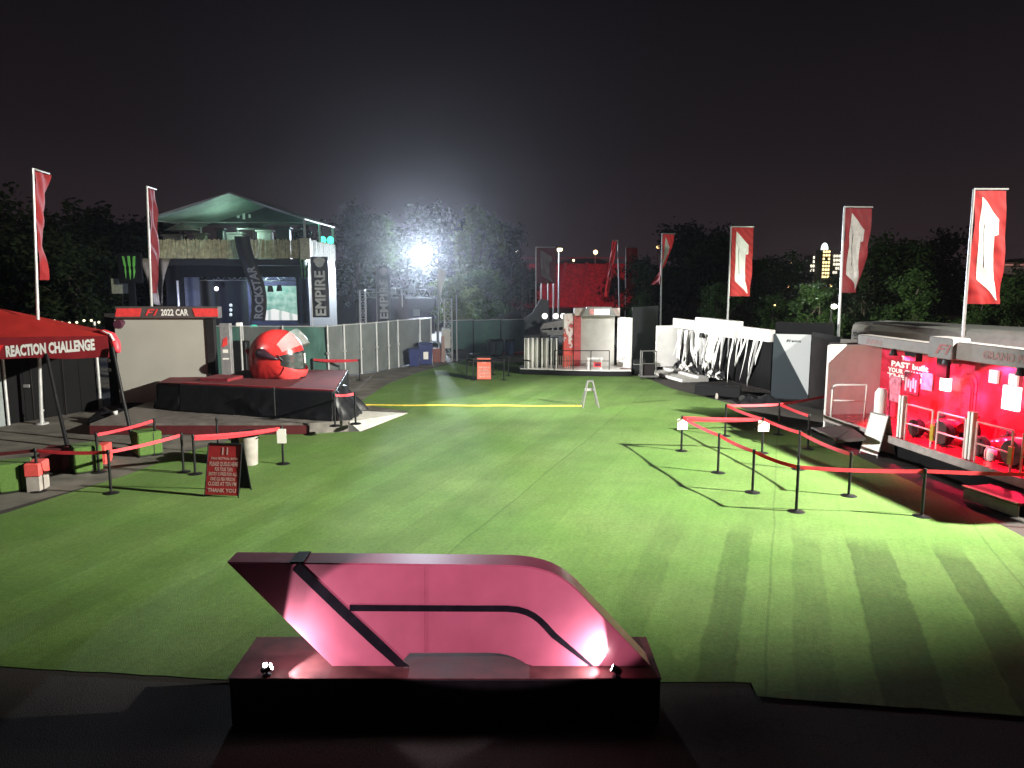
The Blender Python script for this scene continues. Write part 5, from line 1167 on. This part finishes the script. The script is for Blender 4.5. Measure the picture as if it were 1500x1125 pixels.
def wallmat():
    m = bpy.data.materials.new('red_back_wall'); m.use_nodes = True; nt = m.node_tree; N = nt.nodes; L = nt.links; b = N['Principled BSDF']; b.inputs['Roughness'].default_value = .3
    tc = N.new('ShaderNodeTexCoord'); n = N.new('ShaderNodeTexNoise'); n.inputs['Scale'].default_value = .9; n.inputs['Detail'].default_value = 3; n.inputs['Distortion'].default_value = 1.4; L.new(tc.outputs['Object'], n.inputs['Vector'])
    cr = N.new('ShaderNodeValToRGB'); e = cr.color_ramp.elements; e[0].position = .40; e[0].color = (.22, .008, .02, 1); e[1].position = .50; e[1].color = (.48, .02, .045, 1); q = e.new(.62); q.color = (.58, .04, .10, 1)
    L.new(n.outputs['Fac'], cr.inputs['Fac']); L.new(cr.outputs['Color'], b.inputs['Base Color']); return m
box_(0, LS, DF, DF + .08, .6, 2.78, 'back_wall', wallmat(), st)
box_(-.10, -.003, 0, DF + .1, .1, 2.74, 'end_wall', white, st); box_(-.09, -.02, .0, DF, 2.745, 2.80, 'end_wall_cap', darkpanel, st)
hm = mk('header_silver', (.17, .155, .15), .45, nz=.08)
hA, hB = LP(1364, 500, .85).x, LP(1399, 500, .85).x
box_(.02, hA, .9, 1.3, 2.76, 3.06, 'header', hm, st, .02); box_(hA + .003, hB, .78, 1.3, 2.72, 3.26, 'header', mk('header_silver_b', (.155, .145, .145), .45, nz=.08), st, .02); box_(hB + .003, LS + .3, .9, 1.3, 2.74, 3.18, 'header', hm, st, .02)
k = MB()
for pl in F_MARK: poly(k, pl, (hA + .28, .78, 2.84), (1, 0, 0), ez, .5, .26, .004)
k.build('emblem', mk('dull_red', (.22, .07, .07), .5), st, local=True)
dr2 = mk('dull_red2', (.20, .105, .10), .5); k = MB(); text(k, 'GRAND PRIX', (LP(1440, 520, .9).x, .9, 2.86), (1, 0, 0), ez, 1.6, .2, .012); k.build('lettering', dr2, st, local=True); k = MB(); text(k, 'FAN', (.5, .9, 2.82), (1, 0, 0), ez, .7, .16, .012); k.build('lettering', dr2, st, local=True)
box_(-.1, LS + .3, 1.0, DF + .1, 2.79, 2.85, 'roof', darkpanel, st)  # added cover over the gap behind the header, blocks the flood light
# wall lettering and graphics
k = MB(); yb_ = DF - .002
def wt(s, px0, px1, py0, py1, k=k):
    a, b2 = LP(px0, py1, yb_), LP(px1, py1, yb_); c2 = LP(px0, py0, yb_); text(k, s, (a.x, yb_, a.z), (1, 0, 0), ez, b2.x - a.x, c2.z - a.z, .012, .05)
wt('The', 1321, 1334, 521, 527.5); wt('PAST built', 1306, 1361, 527.5, 536); wt('YOUR CHANGED', 1301, 1367, 537, 544); wt('THE CITY', 1300, 1367, 545, 552)
k.build('lettering', letterwhite, st, local=True)
def wallbox(px0, px1, py0, py1, nm, mat, t=.05, y=None):
    y = yb_ if y is None else y; a, b2 = LP(px0, py1, y), LP(px1, py0, y); return box_(a.x, b2.x, y - t, y - .002, a.z, b2.z, nm, mat, st, .006)
wallbox(1325, 1349, 548, 575, 'photo_panel', mk('photo_dark', (.10, .02, .04), .5, nz=.5, scale=9)); wallbox(1351, 1369, 548, 570, 'photo_panel', mk('photo_pink', (.62, .25, .30), .5, nz=.4, scale=6))
k = MB()
for i in range(5): x_ = LP(1329 + i * 3.6, 560, yb_).x; k.box(x_, x_ + .07, yb_ - .07, yb_ - .051, LP(1330, 572 - i % 2 * 5, yb_).z, LP(1330, 552 + i % 3 * 2, yb_).z)
k.build('photo_figures', mk('figure_pale', (.5, .42, .42), .6), st, local=True)
wallbox(1303, 1322, 553, 586, 'photo_panel', mk('photo_rose', (.62, .20, .28), .5, nz=.45, scale=7))
glow = em('lamp_panel', (1, .97, .95), 3.2)
wallbox(1380, 1395, 554.5, 571, 'lit_panel', glow, .09, yb_ - .1); wallbox(1471, 1498, 568, 598, 'lit_panel', glow, .09, yb_ - .25)
pk2 = em('pale_panel', (1, .55, .5), .75); wallbox(1451, 1465, 543, 560, 'pale_panel', pk2, .07); wallbox(1480, 1494, 549, 563, 'pale_panel', pk2, .07)
wallbox(1376, 1394, 525, 552, 'black_lamp_arm', black, .12, yb_ - .3); wallbox(1334, 1352, 515, 527, 'black_lamp_arm', black, .2, 1.2)
for (sc_, m_) in ((1.0, mk('arch_a', (.56, .03, .06), .3)), (.72, mk('arch_b', (.40, .015, .03), .3)), (.46, mk('arch_c', (.56, .03, .06), .3))):
    a, b2 = LP(1404, 600, yb_), LP(1434, 547, yb_); cx_ = (a.x + b2.x) / 2; hw = (b2.x - a.x) / 2 * sc_; zb_ = .62; zt_ = a.z + (b2.z - a.z) * (1.0 if sc_ == 1 else .86 if sc_ > .6 else .68) - hw
    ptsA = [(cx_ - hw, yb_, zb_), (cx_ + hw, yb_, zb_)] + [(cx_ + hw * math.cos(PI * i / 12), yb_, zt_ + hw * math.sin(PI * i / 12)) for i in range(13)]
    MB().slab(ptsA, (0, -.02 - .02 * (1 - sc_) * 3, 0)).build('arch_panel', m_, st, local=True)
# railings along the lip
def rail(x0, x1, nm='railing', mat=None):
    k = MB(); y = .12
    for x_ in (x0 + .04, x1 - .04): k.tube([(x_, y, .6), (x_, y, 1.52)], .024, 8)
    for z_ in (1.52, 1.02): k.tube([(x0 + .04, y, z_), (x1 - .04, y, z_)], .022, 8)
    return k.build(nm, mat or mk('rail_pink', (.62, .42, .42), .4, .2), st, local=True, smooth='auto')
r1 = LP(1322, 600, .12).x; r2 = LP(1371, 600, .12).x; r3 = LP(1424, 620, .12).x; r4 = LP(1486, 640, .12).x
rail(r1 + .12, r2 - .05); rail(r2 + .06, r3 - .15); rail(r3 + .12, r4); rail(r4 + .2, LS - .1)
for x_ in (r1, r3):
    for dx in (-.055, .055): box_(x_ + dx - .035, x_ + dx + .035, .05, .19, .6, 1.72, 'white_post', white, st, .01)
for x_ in (r2, r4): box_(x_ - .07, x_ + .05, .05, .10, .78, 1.18, 'yellow_plate', mk('dull_yellow', (.38, .26, .02), .5), st, .005)
k = MB(); k.tube([(.35, -.02, .6), (.35, -.02, 1.42), (.40, -.02, 1.55), (.55, -.02, 1.6), (.62, .9, 1.6), (.62, .9, .6)], .035, 8); k.tube([(.35, -.02, 1.1), (.62, .9, 1.1)], .025, 8); k.build('hand_rail', white, st, local=True, smooth=True)
q = LP(1287, 585, .1); MB().tube([(q.x + .1, .1, .6), (q.x + .1, .1, 1.65), (q.x + .1, .12, 1.78)], [.16, .16, .10], 14).build('white_roll', white, st, local=True, smooth='auto')
# lamps in the stage : red floods under the header
for x_ in (1.8, 3.9, 6.2, 8.4):
    MB().lathe([(.05, .16), (.09, .08), (.11, -.02)], 12, (x_, .86, 2.62)).build('flood_lamp', black, st, local=True)
    q = S0 + ex_ * x_ + ey_ * .80 + Vector((0, 0, 2.56)); spot(q, S0 + ex_ * (x_ + 1.0) + ey_ * 1.6 + Vector((0, 0, .9)), 1750, 122, .5, (1, .025, .105), .08)
# racing car exhibits
def car(x_, label):
    o = S0 + ex_ * x_ + ey_ * .98 + Vector((0, 0, .6)); t = thing('display_car', label, 'show car', o, rs, 'small red cars shown on the red stage')
    cr_ = mk('car_red%d' % int(x_ * 9), (.52, .02, .04), .25, coat=.6)
    secs = [(-.75, .10, .20, .12), (-.5, .20, .24, .16), (-.15, .28, .30, .22), (.15, .30, .34, .26), (.45, .24, .40, .22), (.72, .18, .46, .12)]
    k = MB(); n = 14
    for (xx, hw, cz, hz_) in secs:
        for j in range(n):
            a = 2 * PI * j / n; k.v.append(Vector((xx, hw * math.cos(a), cz + hz_ * math.sin(a))))
    for i in range(len(secs) - 1):
        for j in range(n): k.f.append([i * n + j, i * n + (j + 1) % n, (i + 1) * n + (j + 1) % n, (i + 1) * n + j])
    k.f += [list(range(n - 1, -1, -1)), list(range((len(secs) - 1) * n, len(secs) * n))]
    k.build('body', cr_, t, local=True, smooth='auto')
    for (xx, yy, rr) in ((-.48, -.36, .24), (-.48, .36, .24), (.52, -.36, .31), (.52, .36, .31)):
        wd = .10; MB().lathe([(rr * .55, -wd), (rr * .92, -wd), (rr, -wd * .7), (rr, wd * .7), (rr * .92, wd), (rr * .55, wd)], 22, (xx, yy, rr), 'y').build('tyre', rubber, t, local=True, smooth='auto')
        MB().lathe([(rr * .54, -wd * .9), (rr * .2, -wd * .5), (rr * .15, wd * .5), (rr * .54, wd * .9)], 16, (xx, yy, rr), 'y').build('rim', cr_, t, local=True)
    MB().bbox(-.85, -.62, -.38, .38, .10, .14, .01).build('front_wing', cr_, t, local=True); MB().bbox(.72, .92, -.3, .3, .72, .78, .01).build('rear_wing', cr_, t, local=True)
    MB().tube([(.8, 0, .5), (.82, 0, .74)], .04, 6).build('wing_post', rubber, t, local=True)
    MB().ball((-.02, 0, .60), (.10, .10, .12), 12, 8).build('driver_headrest', rubber, t, local=True)
    return t
car(LP(1385, 610, .98).x - .1, 'red show car with dark tyres on the stage below the small lit panel'); car(LP(1470, 620, .98).x + .25, 'red show car with dark tyres on the stage at the right edge of the photo')
t = thing('white_vase', 'small white rounded object standing on the red stage floor', 'ornament', S0 + ex_ * LP(1452, 655, .5).x + ey_ * .5 + Vector((0, 0, .6)))
MB().lathe([(.09, 0), (.12, .04), (.13, .22), (.10, .3), (.04, .33)], 14).build('body', white, t, local=True, smooth=True)
# ramps
t = thing('stage_ramp', 'dark ramp with grey edge at the far end of the red stage', 'ramp', G(1222, 648))
pA, pB, pC, pD = G(1190, 627, .25), G(1226, 645, .25), G(1268, 641, .56), G(1242, 622, .56)
MB().slab([pA, pB, pC, pD], (0, 0, -.08)).build('ramp_board', mk('ramp_dark', (.07, .05, .05), .5, nz=.2), t)
MB().slab([pA + Vector((-.05, -.02, 0)), pB + Vector((-.05, -.04, 0)), pB + Vector((.03, .0, 0)), pA + Vector((.03, 0, 0))], (0, 0, .03)).build('edge_strip', grey, t)
MB().slab([Vector((pA.x, pA.y, .0)), Vector((pB.x, pB.y, 0)), pB, pA], (.05, 0.02, 0)).build('riser', black, t)
t = thing('stage_step', 'broad step with pale nosing at the near end of the red stage', 'step', G(1460, 735))
pA, pB = G(1412, 712, .33), G(1492, 738, .33); dd = (pB - pA); nn = Vector((-dd.y, dd.x, 0)).normalized()
MB().slab([pA, pB, pB + nn * 1.3, pA + nn * 1.3], (0, 0, -.05)).build('tread', mk('tread_red', (.13, .015, .02), .6, nz=.2), t)
MB().slab([pA - nn * .06, pB - nn * .06, pB + nn * .02, pA + nn * .02], (0, 0, .025)).build('nosing', mk('nosing', (.6, .54, .42), .5), t)
MB().slab([pA + Vector((0, 0, -.28)), pB + Vector((0, 0, -.28)), pB + Vector((0, 0, -.052)), pA + Vector((0, 0, -.052))], nn * .04).build('riser', mk('riser_grey', (.24, .25, .2), .6), t)
# trailer behind
tr_ = thing('trailer', 'pale rounded show trailer standing behind the red stage', 'trailer', (13.4, 25, 0))
tx0, tx1 = P(1246, 490, 27.5), P(1412, 490, 24.0)
zt_ = P(1300, 475, 26).z
dd = Vector((tx1.x - tx0.x, 24.0 - 27.5, 0)); ln = dd.length; dd.normalize(); nn = Vector((-dd.y, dd.x, 0)); o_ = Vector((tx0.x, 27.5, 0))
k = MB(); secp = [(0, .5), (0, zt_ - .28), (.06, zt_ - .10), (.20, zt_ - .02), (.4, zt_), (2.2, zt_), (2.4, zt_ - .2), (2.4, .5)]
k.slab([o_ + dd * .75 + nn * a + Vector((0, 0, z_)) for a, z_ in secp], dd * (ln + 2)); k.build('body', mk('trailer_grey', (.16, .165, .155), .35, nz=.1), tr_)
k = MB().slab([o_ + nn * (a * .96 + .05) + Vector((0, 0, z_ - .02)) for a, z_ in secp], dd * .73); k.build('front_cowl', mk('cowl_grey', (.34, .34, .32), .45), tr_)
k = MB(); text(k, 'POWERED', o_ - nn * .0 + dd * .1 + Vector((0, 0, zt_ - .52)), dd, ez, .55, .16, .02); k.build('lettering', darkpanel, tr_); k = MB(); text(k, 'PADDOCK', o_ + dd * .16 + Vector((0, 0, zt_ - .66)), dd, ez, .3, .07, .02); k.build('lettering', darkpanel, tr_)
for f in (.3, .75): q = o_ + dd * (ln * f) + nn * .3; MB().lathe([(.2, -.12), (.42, -.12), (.45, -.08), (.45, .08), (.42, .12), (.2, .12)], 18, (q.x, q.y, .45), 'x').build('wheel', rubber, tr_)

# ------------------------------------------------------------------ trees
def leafmat(nm, c0, c1):
    m = bpy.data.materials.new(nm); m.use_nodes = True; nt = m.node_tree; N = nt.nodes; L = nt.links; b = N['Principled BSDF']; b.inputs['Roughness'].default_value = .8; b.inputs['Specular IOR Level'].default_value = .08
    oi = N.new('ShaderNodeTexCoord'); n = N.new('ShaderNodeTexNoise'); n.inputs['Scale'].default_value = .8; n.inputs['Detail'].default_value = 6; L.new(oi.outputs['Object'], n.inputs['Vector'])
    cr = N.new('ShaderNodeValToRGB'); cr.color_ramp.elements[0].position = .35; cr.color_ramp.elements[1].position = .65; cr.color_ramp.elements[0].color = (*c0, 1); cr.color_ramp.elements[1].color = (*c1, 1)
    L.new(n.outputs['Fac'], cr.inputs['Fac']); L.new(cr.outputs['Color'], b.inputs['Base Color'])
    tl = N.new('ShaderNodeBsdfTranslucent'); L.new(cr.outputs['Color'], tl.inputs['Color']); mx = N.new('ShaderNodeMixShader'); mx.inputs[0].default_value = .3
    L.new(b.outputs[0], mx.inputs[1]); L.new(tl.outputs[0], mx.inputs[2]); L.new(mx.outputs[0], N['Material Output'].inputs['Surface']); return m
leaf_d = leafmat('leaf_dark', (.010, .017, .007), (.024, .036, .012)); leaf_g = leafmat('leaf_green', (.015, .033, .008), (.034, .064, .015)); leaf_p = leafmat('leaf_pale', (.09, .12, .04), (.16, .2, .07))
def tree_proto(seed, h, rw, nclump, leaf, mat, low=.18, name='tree'):
    r = random.Random(seed); t = thing(name, 'x', 'tree')
    k = MB(); lean = r.uniform(-.3, .3)
    tp = [Vector((lean * i / 6 + r.uniform(-.05, .05), r.uniform(-.05, .05), h * .72 * i / 6)) for i in range(7)]; k.tube(tp, [.26 * h / 9 * (1 - .13 * i) for i in range(7)], 8)
    cl = []
    lobes = [(r.uniform(-.62, .62) * rw, r.uniform(-.62, .62) * rw, h * r.uniform(.34, .88), r.uniform(.22, .46) * rw) for _ in range(11)]
    lobes.append((0, 0, h * .60, .5 * rw)); lobes.append((lean, 0, h * .87, .28 * rw)); lobes.append((lean * .5, 0, h * .4, .5 * rw))
    for _ in range(nclump):
        lx, ly, lz, lr = r.choice(lobes); d = Vector((r.gauss(0, 1), r.gauss(0, 1), r.gauss(0, 1))).normalized() * lr * r.uniform(.55, 1.12); d.z *= .85
        c = Vector((lx, ly, lz)) + d
        if c.z < h * low: c.z = h * low + r.random() * h * .12
        cl.append(c)
    for c in cl[:14]:
        s = tp[r.randint(2, 6)]; k.tube([s, s.lerp(c, .5) + Vector((0, 0, .15)), c], [.09 * h / 9, .05 * h / 9, .015], 5)
    k.build('trunk', bark, t, local=True)
    k = MB()
    for c in cl:
        cr_ = r.uniform(.35, .7) * rw / 3.2
        for _ in range(r.randint(22, 40)):
            p = c + Vector((r.gauss(0, .5), r.gauss(0, .5), r.gauss(0, .42))) * cr_
            a = Vector((r.gauss(0, 1), r.gauss(0, 1), r.gauss(0, .6))).normalized(); b_ = a.cross(Vector((r.gauss(0, 1), r.gauss(0, 1), r.gauss(0, 1)))).normalized(); s = leaf * r.uniform(.6, 1.3)
            i = len(k.v); k.v += [p - a * s * .6, p + b_ * s * .30, p + a * s * .6, p - b_ * s * .30]; k.f.append([i, i + 1, i + 2, i + 3])
    k.build('crown', mat, t, local=True); return t
protos = {'d': tree_proto(1, 9, 4.0, 210, .34, leaf_d), 'e': tree_proto(2, 9, 4.4, 220, .34, leaf_d), 'g': tree_proto(3, 9, 4.0, 220, .32, leaf_g), 'p': tree_proto(4, 9, 3.2, 190, .30, leaf_p), 's': tree_proto(5, 9, 3.4, 190, .32, leaf_g, .05)}
_used = set()
def tree(kind, px, py_top, Y, label, wide=1.0, group='trees around the site'):
    top = P(px, py_top, Y); h = top.z / 9.0; p = protos[kind]
    o = p if kind not in _used else dup(p)
    _used.add(kind); o.location = (top.x, Y, 0); o.rotation_euler = (0, 0, rnd.uniform(0, 6.28)); o.scale = (h * wide, h * wide, h); o['label'] = label; o['group'] = group; return o
tree('d', -35, 278, 52, 'dark tree cut off by the left edge of the photo behind the leftmost flag', 1.1)
tree('e', 62, 315, 60, 'dark tree behind the leftmost flag pole', 1.25)
tree('d', 135, 305, 57, 'dark tree between the two left flags', 1.2)
tree('e', 196, 322, 62, 'dark tree close behind the second flag pole, left of the stage', 1.1)
tree('e', 100, 345, 48, 'lower dark tree above the string of bulbs', 1.2)
tree('d', 255, 345, 66, 'dark tree behind the left half of the stage roof', 1.2)
tree('d', 440, 335, 68, 'dark tree behind the right half of the stage roof', 1.0)
tree('d', 520, 303, 66, 'dark tree right next to the stage, left of the flood light', .85)
tree('e', 566, 318, 84, 'hazy dark tree behind the left side of the flood light glow', .9)
tree('e', 640, 300, 88, 'hazy tree straight behind the flood light', .9)
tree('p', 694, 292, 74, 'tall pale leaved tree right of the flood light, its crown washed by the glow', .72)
tree('e', 742, 330, 80, 'dark tree between the pale tall tree and the red grandstand', .75)
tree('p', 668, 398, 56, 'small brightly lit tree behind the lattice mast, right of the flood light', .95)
tree('g', 712, 400, 60, 'lower dim tree just right of the brightly lit small tree', 1.0)
tree('d', 766, 385, 72, 'small dark tree left of the bare thin poles', .8)
tree('d', 945, 378, 62, 'small dark tree behind the narrow twisted flag', 1.0)
tree('d', 902, 404, 100, 'small far dark tree before the right end of the red grandstand', .9)
tree('e', 778, 418, 100, 'small far dark tree before the left end of the red grandstand', .9)
tree('s', 938, 428, 58, 'low dark bush beside the dark hoarding right of the pavilion', .8)
tree('e', 1012, 328, 66, 'large dark tree right of the narrow twisted flag', .95)
tree('d', 1052, 336, 62, 'dark tree behind the flag of the streamer booth', .8)
tree('g', 1052, 415, 50, 'low green tree right above the streamer booth', 1.0)
tree('g', 1125, 375, 58, 'green tree right of the flag of the streamer booth', .9)
tree('s', 1140, 430, 47, 'low bushy green tree above the grey print panel', 1.1)
tree('s', 1203, 412, 43, 'brighter green bushy tree below the lit tower', 1.0)
tree('d', 1160, 385, 70, 'dim dark tree far behind the bushy green trees, left of the lit tower', .8)
tree('g', 1300, 352, 50, 'tall dark green tree right of the dimmer white emblem flag', .9)
tree('s', 1345, 395, 42, 'broad green tree above the trailer roof', 1.0)
tree('d', 1385, 338, 56, 'tall dark tree just left of the rightmost flag', .9)
tree('e', 1268, 392, 47, 'dark green tree left of the trailer behind the second flag pole', .9)
tree('s', 1440, 425, 40, 'dark green tree right behind the rightmost flag', 1.0)
tree('g', 1500, 405, 44, 'dark green tree cut off by the right edge of the photo', .95)
tree('d', 1545, 370, 50, 'dark tree beyond the right edge, its branches just reaching the photo', .9)
for k_, o in protos.items():
    if k_ not in _used:
        for c in list(o.children): bpy.data.objects.remove(c)
        bpy.data.objects.remove(o)

# ------------------------------------------------------------------ distant city lights
YC = 260
def lit_building(px0, px1, py0, py1, Y, label, nx, ny, wm, glass, crown=None):
    a, b_ = P(px0, py1, Y), P(px1, py0, Y); t = thing('lit_tower', label, 'building', ((a.x + b_.x) / 2, Y, 0))
    MB().box(a.x, b_.x, Y, Y + 6, 0, b_.z).build('wall', wm, t)
    for j in range(ny):
        for i in range(nx):
            if rnd.random() < .15: continue
            x0 = a.x + (b_.x - a.x) * (i + .15) / nx; z0 = a.z + (b_.z - a.z) * (j + .2) / ny
            MB().box(x0, x0 + (b_.x - a.x) * .7 / nx, Y - .08, Y - .01, z0, z0 + (b_.z - a.z) * .6 / ny).build('window', glass, t)
    if crown: MB().ball(((a.x + b_.x) / 2, Y + 2, b_.z + .3), ((b_.x - a.x) * .42, 1.5, 2.2), 12, 8).build('crown_lamp', crown, t)
    return t
glassA = em('window_warm', (1, .78, .36), 2.4); glassB = em('window_pale', (1, .9, .7), 1.6)
wc = mk('far_wall', (.20, .16, .09), .8)
lit_building(1203, 1217, 366, 408, YC, 'far lit tower with pale green top left of the dim emblem flag', 3, 8, wc, glassA, em('tower_top', (.75, 1, .9), 2.2))
lit_building(1186, 1201, 374, 399, YC + 8, 'far lit low building just left of the lit tower', 4, 4, mk('far_wall_b', (.05, .04, .03), .8), glassB)
lit_building(1219, 1232, 372, 402, YC + 6, 'far bright building between the lit tower and the flag pole', 3, 5, mk('far_wall_c', (.3, .26, .2), .8), glassB)
a, b_ = P(1462, 402, 90), P(1620, 384, 90); t = thing('far_terrace', 'long low building with dim pinkish lights at the right edge', 'building', ((a.x + b_.x) / 2, 90, 0))
MB().box(a.x, b_.x, 90, 96, 0, a.z).build('wall', mk('terrace_dark', (.03, .027, .027), .8), t); MB().box(a.x, b_.x, 89.7, 96, a.z + .01, a.z + .9).build('parapet', mk('terrace_grey', (.16, .14, .13), .8), t)
MB().box(a.x, b_.x, 92, 96, a.z + .95, b_.z).build('upper_wall', mk('terrace_pink', (.16, .09, .08), .8), t)
gw = em('window_pink', (1, .45, .38), .35)
for i in range(7): x0 = a.x + (b_.x - a.x) * (i + .1) / 7; MB().box(x0, x0 + 1.0 + .4 * (i % 2), 91.9, 91.99, a.z + 1.1, b_.z - .25).build('window', gw, t)
point((a.x + 3, 86, a.z + 4), 500, (1, .8, .7), .3)
lampW = em('street_lamp_white', (1, .97, .9), 7); lampA = em('street_lamp_amber', (1, .62, .25), 3); lampO = em('street_lamp_orange', (1, .5, .2), 4)
for i, (px, py, Y, r_, m_, lab) in enumerate(((1361, 369, 70, .30, lampW, 'bright white street lamp left of the rightmost flag'), (1034, 386, 150, .35, lampW, 'far white lamp between the large dark tree and the streamer booth flag'),
        (1049, 371, 160, .22, lampA, 'faint far lamp above and right of the far white lamp'), (1018, 371, 160, .18, lampA, 'faint far lamp left of the streamer booth flag'), (964, 362, 120, .28, lampA, 'far lamp just left of the narrow twisted flag'),
        (1159, 386, 150, .26, lampA, 'far amber lamp halfway between the booth flag and the lit tower'), (1140, 417, 140, .28, lampA, 'far amber lamp left of the orange light cluster'), (1152, 421, 140, .6, lampO, 'far orange light cluster above the low green trees'),
        (1135, 447, 46, .06, lampA, 'tiny lamp among the low trees above the print panel'), (1222, 449, 40, .16, lampW, 'small white lamp in the bushes beside the second flag pole'), (1216, 419, 60, .13, lampA, 'small pale lamp under the lit tower'),
        (757, 368, 110, .22, lampW, 'small far lamp left of the hanging dark flag'))):
    q = P(px, py, Y); t = thing('street_lamp', lab, 'street lamp', (q.x, Y, 0), 0, 'distant lamps among the trees')
    MB().tube([(q.x, Y + .3, 0), (q.x, Y + .3, q.z + .2), (q.x, Y, q.z + r_)], max(.05, r_ * .2), 6).build('mast', darkpanel, t); MB().ball(q, (r_, r_, r_ * .8), 10, 8).build('lamp', m_, t)
q = P(1222, 446, 40); point((q.x - 1.5, 38.6, 4.2), 700, (.85, 1, .75), .2)
bpy.context.view_layer.update()
